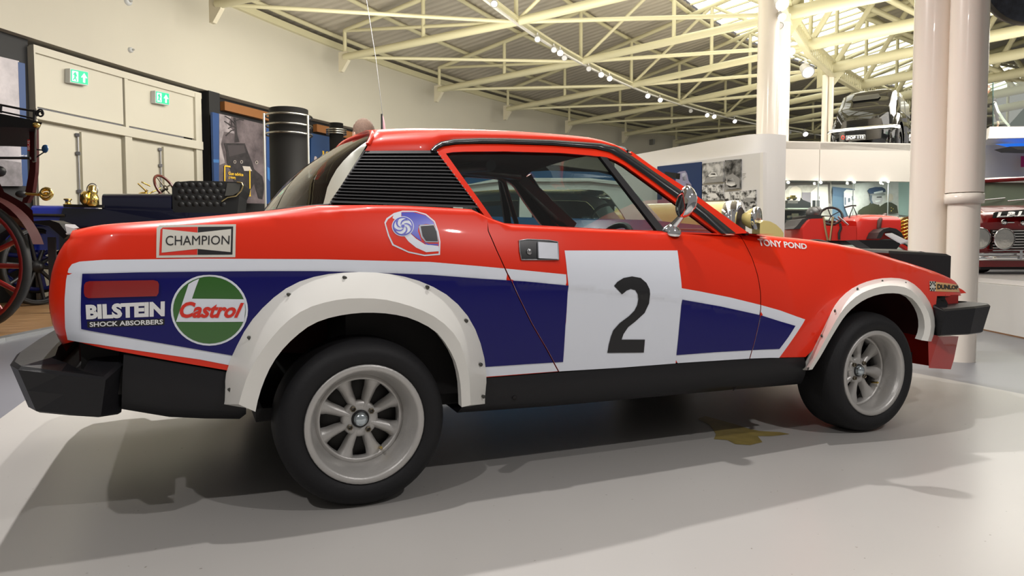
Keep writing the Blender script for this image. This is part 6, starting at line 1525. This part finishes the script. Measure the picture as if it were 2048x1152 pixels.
poly('plate_border', zz(Y4, (262,560),(452,548),(455,594),(262,604)), Kf, INKW, t); poly('number_plate', zz(Y4, (265,563),(449,551),(452,591),(265,601)), lambda x, y: onPlane(x, y, Kp(-.175, 0, .45), hk), INKB, t)
quad_text('plate_lettering', 'FOF 112', zz(Y4, (276,568),(440,556),(440,586),(276,596)), lambda x, y: onPlane(x, y, Kp(-.18, 0, .45), hk), INKW, t, .03)
for q in ((230, 577), (480, 568)): ptube(t, 'reflector_ring', [(*[Y4(*q)[0] + 2.9*math.cos(k*.52), Y4(*q)[1] + 3.6*math.sin(k*.52)], DK - .24) for k in range(12)], 0, .008, INKR, closed=True)
done()
# --- balcony with glass balustrade, upper right
DL = 12.0
t = thing('balcony', 'white balcony slab with glass balustrade and blue-lit underside, upper right', 'balcony', onD(2000, 280, DL))
def Lp(x, y, d=0): return onD(x, y, DL + d)
b = MB(); zL = Lp(2000, 252).z - .03; q_ = [Lp(1980, 254), Lp(2300, 249), onD(2300, 400, 18.5), onD(1950, 400, 18.5), Lp(1966, 269, .5)]; b.prism([(p.x, p.y, zL) for p in q_], (0, 0, .02)); b.build('deck', PANW, t)
b = MB(); b.add([Lp(1980, 254), Lp(2300, 249), Lp(2300, 271), Lp(1976, 277)], [(0, 1, 2, 3)]); b.add([Lp(1980, 254), Lp(1976, 277), Lp(1960, 291, .5), Lp(1964, 271, .5)], [(0, 1, 2, 3)])
b.add([Lp(1976, 277), Lp(2300, 271), Lp(2300, 283, .9), Lp(1960, 291, .5)], [(0, 1, 2, 3)]); b.build('slab_edge', mat('balcony white', (.74, .71, .68), .5), t)
b = MB(); b.add([Lp(1990, 288, .1), Lp(2300, 279, .1), Lp(2300, 300, .5), Lp(2030, 298, .5)], [(0, 1, 2, 3)]); b.build('blue_light_strip', mat('blue light strip', (.02, .12, .6), .4, em=1.0, emcol=(.02, .16, .75)), t)
b = MB(); b.prism([Lp(2020, 293, -.02), Lp(2300, 286, -.02), Lp(2300, 306, -.02), Lp(2035, 299, -.02)], f*.4); b.build('dark_fitting', BLK, t)
b = MB(); b.add([Lp(1986, 166), Lp(2300, 150), Lp(2300, 250), Lp(1986, 252)], [(0, 1, 2, 3)]); b.add([Lp(1986, 166), Lp(1986, 252), Lp(1966, 268, 1), Lp(1966, 205, 1)], [(0, 1, 2, 3)]); b.build('balustrade_glass', glass_mat('green glass', (.72, .84, .78)), t)
ptube(t, 'glass_edge', [(1986, 165), (1986, 252)], DL, .009, mat('dark green glass edge', (.02, .05, .045), .1)); b = MB(); b.box((0,0,0),(.001,.001,.001)) if 0 else b.ball(Lp(1988, 205), .02, 8); b.build('glass_clamp', STEEL, t)
ptube(t, 'handrail', [(1990, 205, DL + .8), (1996, 222, DL + .9), (2006, 238, DL + 1), (2018, 252, DL + 1.1)], 0, .02, mat('pale rail', (.6, .6, .55), .3)); done()
P = onD(2010, 320, 9.3); b = MB(); A = onD(1948, 500, 13.2); B_ = onD(2400, 500, 14.6); b.prism([(A.x, A.y, 0), (B_.x, B_.y, 0), (B_.x, B_.y, 2.85), (A.x, A.y, 2.75)], f*.1); struct(b.build('wall_right', PANW))
b = MB(); b.prism([onD(x, y, 13.2) for x, y in ((2043, 312), (2060, 312), (2060, 334), (2043, 334))], f*.02); tag(b.build('pink_notice', mat('magenta print', (.45, .02, .14), .5)), 'small magenta notice on the grey wall above the red car', 'notice')
# --- white plinth and red rally saloon on it
t = None
zP = .50; pl = [(6.42, 2.36), (6.18, 1.76), (5.75, .7), (9.5, -.8), (11.5, 3.5), (7.6, 4.6)]
e0 = onZ(1950, 657, 0); e1_ = onZ(2048, 677.5, 0); dd = (e1_ - e0).normalized(); e2_ = e1_ + dd*1.6; nb = Vector((-dd.y, dd.x, 0)); nb = nb if nb.dot(FX) > 0 else -nb
e00 = e0 - dd*.10; FBp = Vector((FX.x, FX.y, 0)).normalized()*.86 + RX*.5; rx_ = Vector((RX.x, RX.y, 0))
PLP = (e00, e2_, e2_ + rx_*1.7, e2_ + rx_*1.7 + FBp*4.6, e00 + FBp*4.0); PLP2 = (e00 - nb*.04, e2_ - nb*.04, e2_ + rx_*1.74 - nb*.02, e2_ + rx_*1.74 + FBp*4.64, e00 + FBp*4.04)
b = MB(); b.prism([(p.x, p.y, 0.012) for p in PLP], (0, 0, zP - .06)); pt_ = b.build('plinth', PANW); tag(pt_, 'white waist-high plinth carrying the red rally saloon at the right edge', 'plinth')
b = MB(); b.prism([(p.x, p.y, zP - .045) for p in PLP2], (0, 0, .045)); o = b.build('plinth_top', mat('glossy white top', (.82, .79, .78), .2, coat=.3), pt_)
b = MB(); b.bar(Vector((e00.x, e00.y, .006)) - nb*.015, Vector((e2_.x, e2_.y, .006)) - nb*.015, .03, .012); b.build('plinth_trim', mat('copper strip', (.40, .20, .09), .35, metal=.6), pt_)
DMn = 8.2
P = onD(2070, 500, DMn); MRED = mat('deep rally red', (.30, .006, .008), .2, coat=.8)
t = px_thing('red_rally_saloon', 'small deep red rally saloon with white roof and four chrome lamps on the plinth', 'car', (P.x, P.y, zP))
FB = (f*.90 + RX*.48)
def Mp(x, y, d=0): return onD(x, y, DMn) + FB*d
pm = DMn/FPX; zf = lambda y: Mp(2000, y).z
b = MB(); rows = []
# front three-quarters shell lofted back from the nose
for d, ww, yt, yb_ in ((0, 1.0, 443, 534), (.04, 1.02, 428, 534), (.20, 1.03, 420, 534), (.62, 1.03, 405, 534), (.75, 1.0, 404, 534)):
    row = []
    for j in range(25):
        s = j/24*2 - 1; w = .70*ww; c = 2072
        if abs(s) < .6: X = w*s/.6*.93; z = zf(yt) - .02*(abs(s)/.6)**3
        else: q = (abs(s) - .6)/.4; X = w*(.93 + .07*math.sin(q*PI/2))*(1 if s > 0 else -1); z = lerp(zf(yt) - .02, zf(yb_), q)
        row.append(Mp(c, 500, d) * 1 + RX*X - Vector((0, 0, Mp(c, 500, d).z)) + Vector((0, 0, z)))
    rows.append(row)
b.grid(rows); b.add(rows[0], [tuple(range(25))]); b.build('front_body', MRED, t)
b = MB(); c = 2072
def Mq(X, y, d): P_ = Mp(c, 500, d) + RX*X; return Vector((P_.x, P_.y, zf(y)))
b.grid([[Mq(-.70, 405, .72), Mq(-.70, 450, .72), Mq(-.70, 534, .72)], [Mq(-.68, 405, 2.6), Mq(-.68, 450, 2.6), Mq(-.68, 534, 2.6)]]); b.build('side_body', MRED, t)
ro = [(-.50, 340, .98), (.50, 340, .98), (.52, 336, 2.3), (-.52, 336, 2.3)]
b = MB(); rows = []
for d, y, w in ((.94, 347, .50), (1.0, 341, .51), (1.3, 334, .53), (2.2, 337, .53), (2.4, 346, .5)):
    rows.append([Mq(X*w, y + 4*abs(X)**3, d) for X in [i/6 - 1 for i in range(13)]])
b.grid(rows); b.build('roof', mat('cream roof paint', (.78, .66, .50), .25, coat=.5), t)
b = MB(); b.tube([Mq(-.50, 350, .94), Mq(-.52, 347, .97)], .02, 8); b.tube([Mq(-.53, 349, .96), Mq(-.66, 406, .68)], .032, 8); b.tube([Mq(.53, 349, .96), Mq(.66, 406, .68)], .032, 8); b.tube([Mq(-.53, 349, .94), Mq(0, 344, .92), Mq(.53, 349, .94)], .025, 8); b.tube([Mq(-.54, 345, 1.0), Mq(-.54, 348, 2.3), Mq(-.64, 405, 2.55)], .03, 8); b.build('windscreen_pillar', MRED, t)
b = MB(); b.add([Mq(-.51, 352, .95), Mq(.51, 352, .95), Mq(.63, 407, .70), Mq(-.63, 407, .70)], [(0, 1, 2, 3)]); b.build('windscreen', mat('reflecting windscreen', (.16, .20, .15), .05, coat=.8), t)
b = MB(); b.tube([Mq(-.63, 408, .69), Mq(.63, 408, .69)], .012, 6); b.tube([Mq(-.62, 408, .69), Mq(-.515, 353, .94)], .010, 6); b.build('windscreen_rubber', BLK, t)
for x0, x1, y in ((1968, 2010, 402), (2015, 2060, 404)): ptube(t, 'wiper', [(x0, y - 2, DMn + .60), (x1, y - 6, DMn + .66)], 0, .006, CHR)
poly('name_strip', zz(Y5, (318,465),(330,460),(560,440),(560,480),(312,492)), lambda x, y: onD(x, y, DMn + tab([(418, .22), (428, .04), (443, 0)], y) - .11), mat('matt black strip', (.01, .01, .01), .9, spec=.1), t)
quad_text('name_lettering', 'L.B.L', zz(Y5, (336,462),(478,456),(474,482),(334,488)), lambda x, y: onD(x, y, DMn + tab([(418, .22), (428, .04), (443, 0)], y) - .125), INKW, t, .06, .15)
b = MB(); b.obox(Mq(.05, 479, -.02), 1.15, .03, .22, rz=math.atan2(RX.y, RX.x)); gr = b.build('grille', mat('grille dark', (.015, .015, .012), .4), t)
for k in range(8): ptube(t, 'grille_bar', [(1985, 462 + k*5.6, DMn - .05), (2160, 460 + k*5.6, DMn - .05)], 0, .007, CHR, par=gr)
for cx_, cy_, nm in ((1957, 477, 'w'), (2005, 478, 'w'), (2110, 478, 'w'), (2180, 477, 'w')):
    c_ = Mp(cx_, cy_, -.12); b = MB(); b.lathe([(0, -.09), (.09, -.06), (.118, .0), (.122, .015), (.112, .02)], c_, -f, 28); h_ = b.build('headlamp', CHR, t)
    b = MB(); b.lathe([(0, .035), (.07, .03), (.112, .014)], c_, -f, 28); b.build('lamp_glass', mat('fluted lamp glass', (.50, .50, .48), .12, metal=.5, bump=.4, bscale=40), h_)
b = MB(); b.tube([Mq(-.74, 516, .2), Mq(-.70, 516, -.04), Mq(0, 516, -.12), Mq(.7, 516, -.04)], .032, 10); b.tube([Mq(-.70, 508, -.03), Mq(0, 508, -.1), Mq(.7, 508, -.03)], .016, 8); b.build('front_bumper', CHR, t)
b = MB()
for cx_ in (2036,): b.obox(Mp(cx_, 510, -.14), .03, .04, .10, rz=math.atan2(RX.y, RX.x))
b.build('overrider', CHR, t)
for cx_, cy_ in ((2006, 445), (2044, 446)): b = MB(); c_ = Mp(cx_, cy_, -.03); b.lathe([(0, .04), (.03, .03), (.035, 0), (.02, -.03)], c_, -f, 14); b.tube([c_, c_ + RX*.12], .010, 6); b.build('bonnet_catch', CHR, t)
for s in (-1, 1): b = MB(); cw_ = Mq(s*.6, 532, .55); b.lathe([(0, .08), (.24, .08), (.26, .04), (.26, -.06), (0, -.06)], Vector((cw_.x, cw_.y, zP + .26)), RX*s, 24); b.build('wheel', TYR, t)
b = MB(); b.prism([Mq(-.62, 531, .1), Mq(.62, 531, .1), Mq(.62, 531, 2.5), Mq(-.62, 531, 2.5)], (0, 0, -.05)); b.build('underside', BLK, t); done()
# --- dark glossy round object at the top right corner
c = onD(2062, -62, 6.0); t = thing('hanging_drum', 'dark glossy round hanging fitting cut off by the top right corner', 'fitting', c)
b = MB(); rws = []
r_ = 108*6.0/FPX; b.lathe([(0, -.03), (r_*.9, -.03), (r_, 0), (r_, .05), (r_*.96, .06)], c, -f*1.0 + Vector((0, 0, -.15)), 48); b.build('drum_rim', mat('dark bronze rim', (.10, .09, .07), .3, metal=.6), t)
b = MB(); b.lathe([(0, .08), (r_*.6, .075), (r_*.96, .06)], c, -f*1.0 + Vector((0, 0, -.15)), 48); b.build('dark_face', noise_photo('dark glossy face', (.006, .006, .010), (.11, .13, .17), 1.6, 6, .45, .75), t)
b = MB(); b.tube([c, c + Vector((0, 0, 3.0))], .02, 6); b.build('hanging_rod', STEEL, t); done()
# ================================================================= people
SKIN = mat('skin', (.55, .33, .24), .5); HAIR = mat('brown grey hair', (.16, .10, .07), .8, noise=.5, nscale=60); CLOTH = mat('dark jacket cloth', (.02, .012, .014), .8); TROU = mat('dark trousers', (.02, .02, .03), .8)
def skin(name, joints, edges, m, parent, sub=2):
    me = bpy.data.meshes.new(name); g = ORG[0]; me.from_pydata([tuple(Vector(j[:3]) - g) for j in joints], edges, []); me.materials.append(m)
    o = link(name, me, parent); sk = o.modifiers.new('skin', 'SKIN'); sk.use_smooth_shade = True
    for i, j in enumerate(joints): me.skin_vertices[0].data[i].radius = (j[3], j[3] if len(j) < 5 else j[4])
    me.skin_vertices[0].data[0].use_root = True
    s = o.modifiers.new('sub', 'SUBSURF'); s.levels = sub; s.render_levels = sub; return o
def person(base, yaw, lab, H=1.72, hair=HAIR):
    t = thing('person', lab, 'person', base); B_ = Vector(base); Rm = Matrix.Rotation(yaw, 3, 'Z')
    k = H/1.75
    def q(x, y, z, r, r2=None): p = B_ + Rm @ Vector((x*k, y*k, z*k)); return (p.x, p.y, p.z, r*k) if r2 is None else (p.x, p.y, p.z, r*k, r2*k)
    J = [q(0,0,.95,.15,.11), q(0,0,1.15,.14,.10), q(0,0,1.36,.17,.11), q(0,0,1.47,.07), q(0,.01,1.54,.055),
         q(.18,0,1.42,.06), q(.24,-.01,1.15,.045), q(.25,.05,.92,.032), q(-.18,0,1.42,.06), q(-.24,-.01,1.15,.045), q(-.25,.05,.92,.032),
         q(.09,0,.86,.10), q(.10,.01,.48,.062), q(.10,-.02,.09,.042), q(-.09,0,.86,.10), q(-.10,.01,.48,.062), q(-.10,-.02,.09,.042), q(.11,.14,.035,.035), q(-.11,.14,.035,.035)]
    E_ = [(0,1),(1,2),(2,3),(3,4),(2,5),(5,6),(6,7),(2,8),(8,9),(9,10),(0,11),(11,12),(12,13),(0,14),(14,15),(15,16),(13,17),(16,18)]
    skin('body', J, E_, CLOTH, t)
    c = Vector(q(0, .015, 1.645, 0)[:3]); b = MB(); rows = []
    for i in range(17):
        ph = PI*i/16; row = []
        for j in range(20):
            th = 2*PI*j/20; x, y, z = math.sin(ph)*math.cos(th)*.074, math.sin(ph)*math.sin(th)*.094, math.cos(ph)*.115
            if z < -.04: x *= .86; y = y*.9 + (.008 if y > 0 else 0)
            if y > .07 and abs(x) < .02 and -.03 < z < .02: y += .02
            row.append(c + Rm @ Vector((x, y, z))*k)
        rows.append(row)
    b.grid(rows, True, True)
    for s in (-1, 1): b.ball(c + Rm @ Vector((s*.077, -.005, -.005)), .026*k, 8, (.4, .7, 1.1))
    h = b.build('head', SKIN, t)
    for s in (-1, 1): b = MB(); b.ball(c + Rm @ Vector((s*.03, .085, .01)), .012*k, 8); b.build('eye', INKB, h)
    b = MB(); b.ball(c + Rm @ Vector((0, .085, -.055)), .02*k, 8, (1.2, .5, .3)); b.build('mouth', INKR, h)
    b = MB(); rows = []
    for i in range(10):
        ph = PI*.62*i/9; row = []
        for j in range(20):
            th = 2*PI*j/20; lim = 1.0 if math.sin(th) < .3 else .62; p2 = ph*lim
            n_ = 1 + .03*math.sin(7*th + 3*i)
            row.append(c + Rm @ Vector((math.sin(p2)*math.cos(th)*.083*n_, math.sin(p2)*math.sin(th)*.104*n_ - .006, math.cos(p2)*.126*n_ + .002))*k)
        rows.append(row)
    b.grid(rows, True, True); b.build('hair', hair, t)
    for s in (1, -1):
        hp_ = B_ + Rm @ Vector((s*.25*k, .07*k, .86*k)); jn = [(hp_.x, hp_.y, hp_.z + .05, .026, .018), (hp_.x, hp_.y, hp_.z - .01, .036, .016), ]
        ed = [(0, 1)]
        for i, (dx, L, r) in enumerate(((-.026, .07, .009), (-.009, .08, .0095), (.009, .075, .009), (.025, .06, .008))):
            a = Vector(hp_) + Rm @ Vector((0, dx, -.045)); b2 = a + Rm @ Vector((-s*.008, 0, -L*.5)); c2 = b2 + Rm @ Vector((-s*.018, 0, -L*.45)); n0 = len(jn)
            jn += [(a.x, a.y, a.z, r), (b2.x, b2.y, b2.z, r*.95), (c2.x, c2.y, c2.z, r*.8)]; ed += [(1, n0), (n0, n0+1), (n0+1, n0+2)]
        a = Vector(hp_) + Rm @ Vector((0, .04, -.01)); b2 = a + Rm @ Vector((-s*.01, .015, -.035)); n0 = len(jn); jn += [(a.x, a.y, a.z, .010), (b2.x, b2.y, b2.z, .008)]; ed += [(1, n0), (n0, n0+1)]
        skin('hand', jn, ed, SKIN, t, 1)
    done(); return t
Pp = onD(731, 500, 5.6); person((Pp.x, Pp.y, 0), math.radians(20), 'person with short brown hair standing behind the rally car, only the crown showing', H=(onD(731, 245, 5.6).z))
Pq = onD(1962, 500, 16.6); person((Pq.x, Pq.y, zL + .02), math.radians(150), 'person in a dark top behind the balcony glass, half hidden by the collared column', H=onD(1962, 176, 16.6).z - zL - .02)
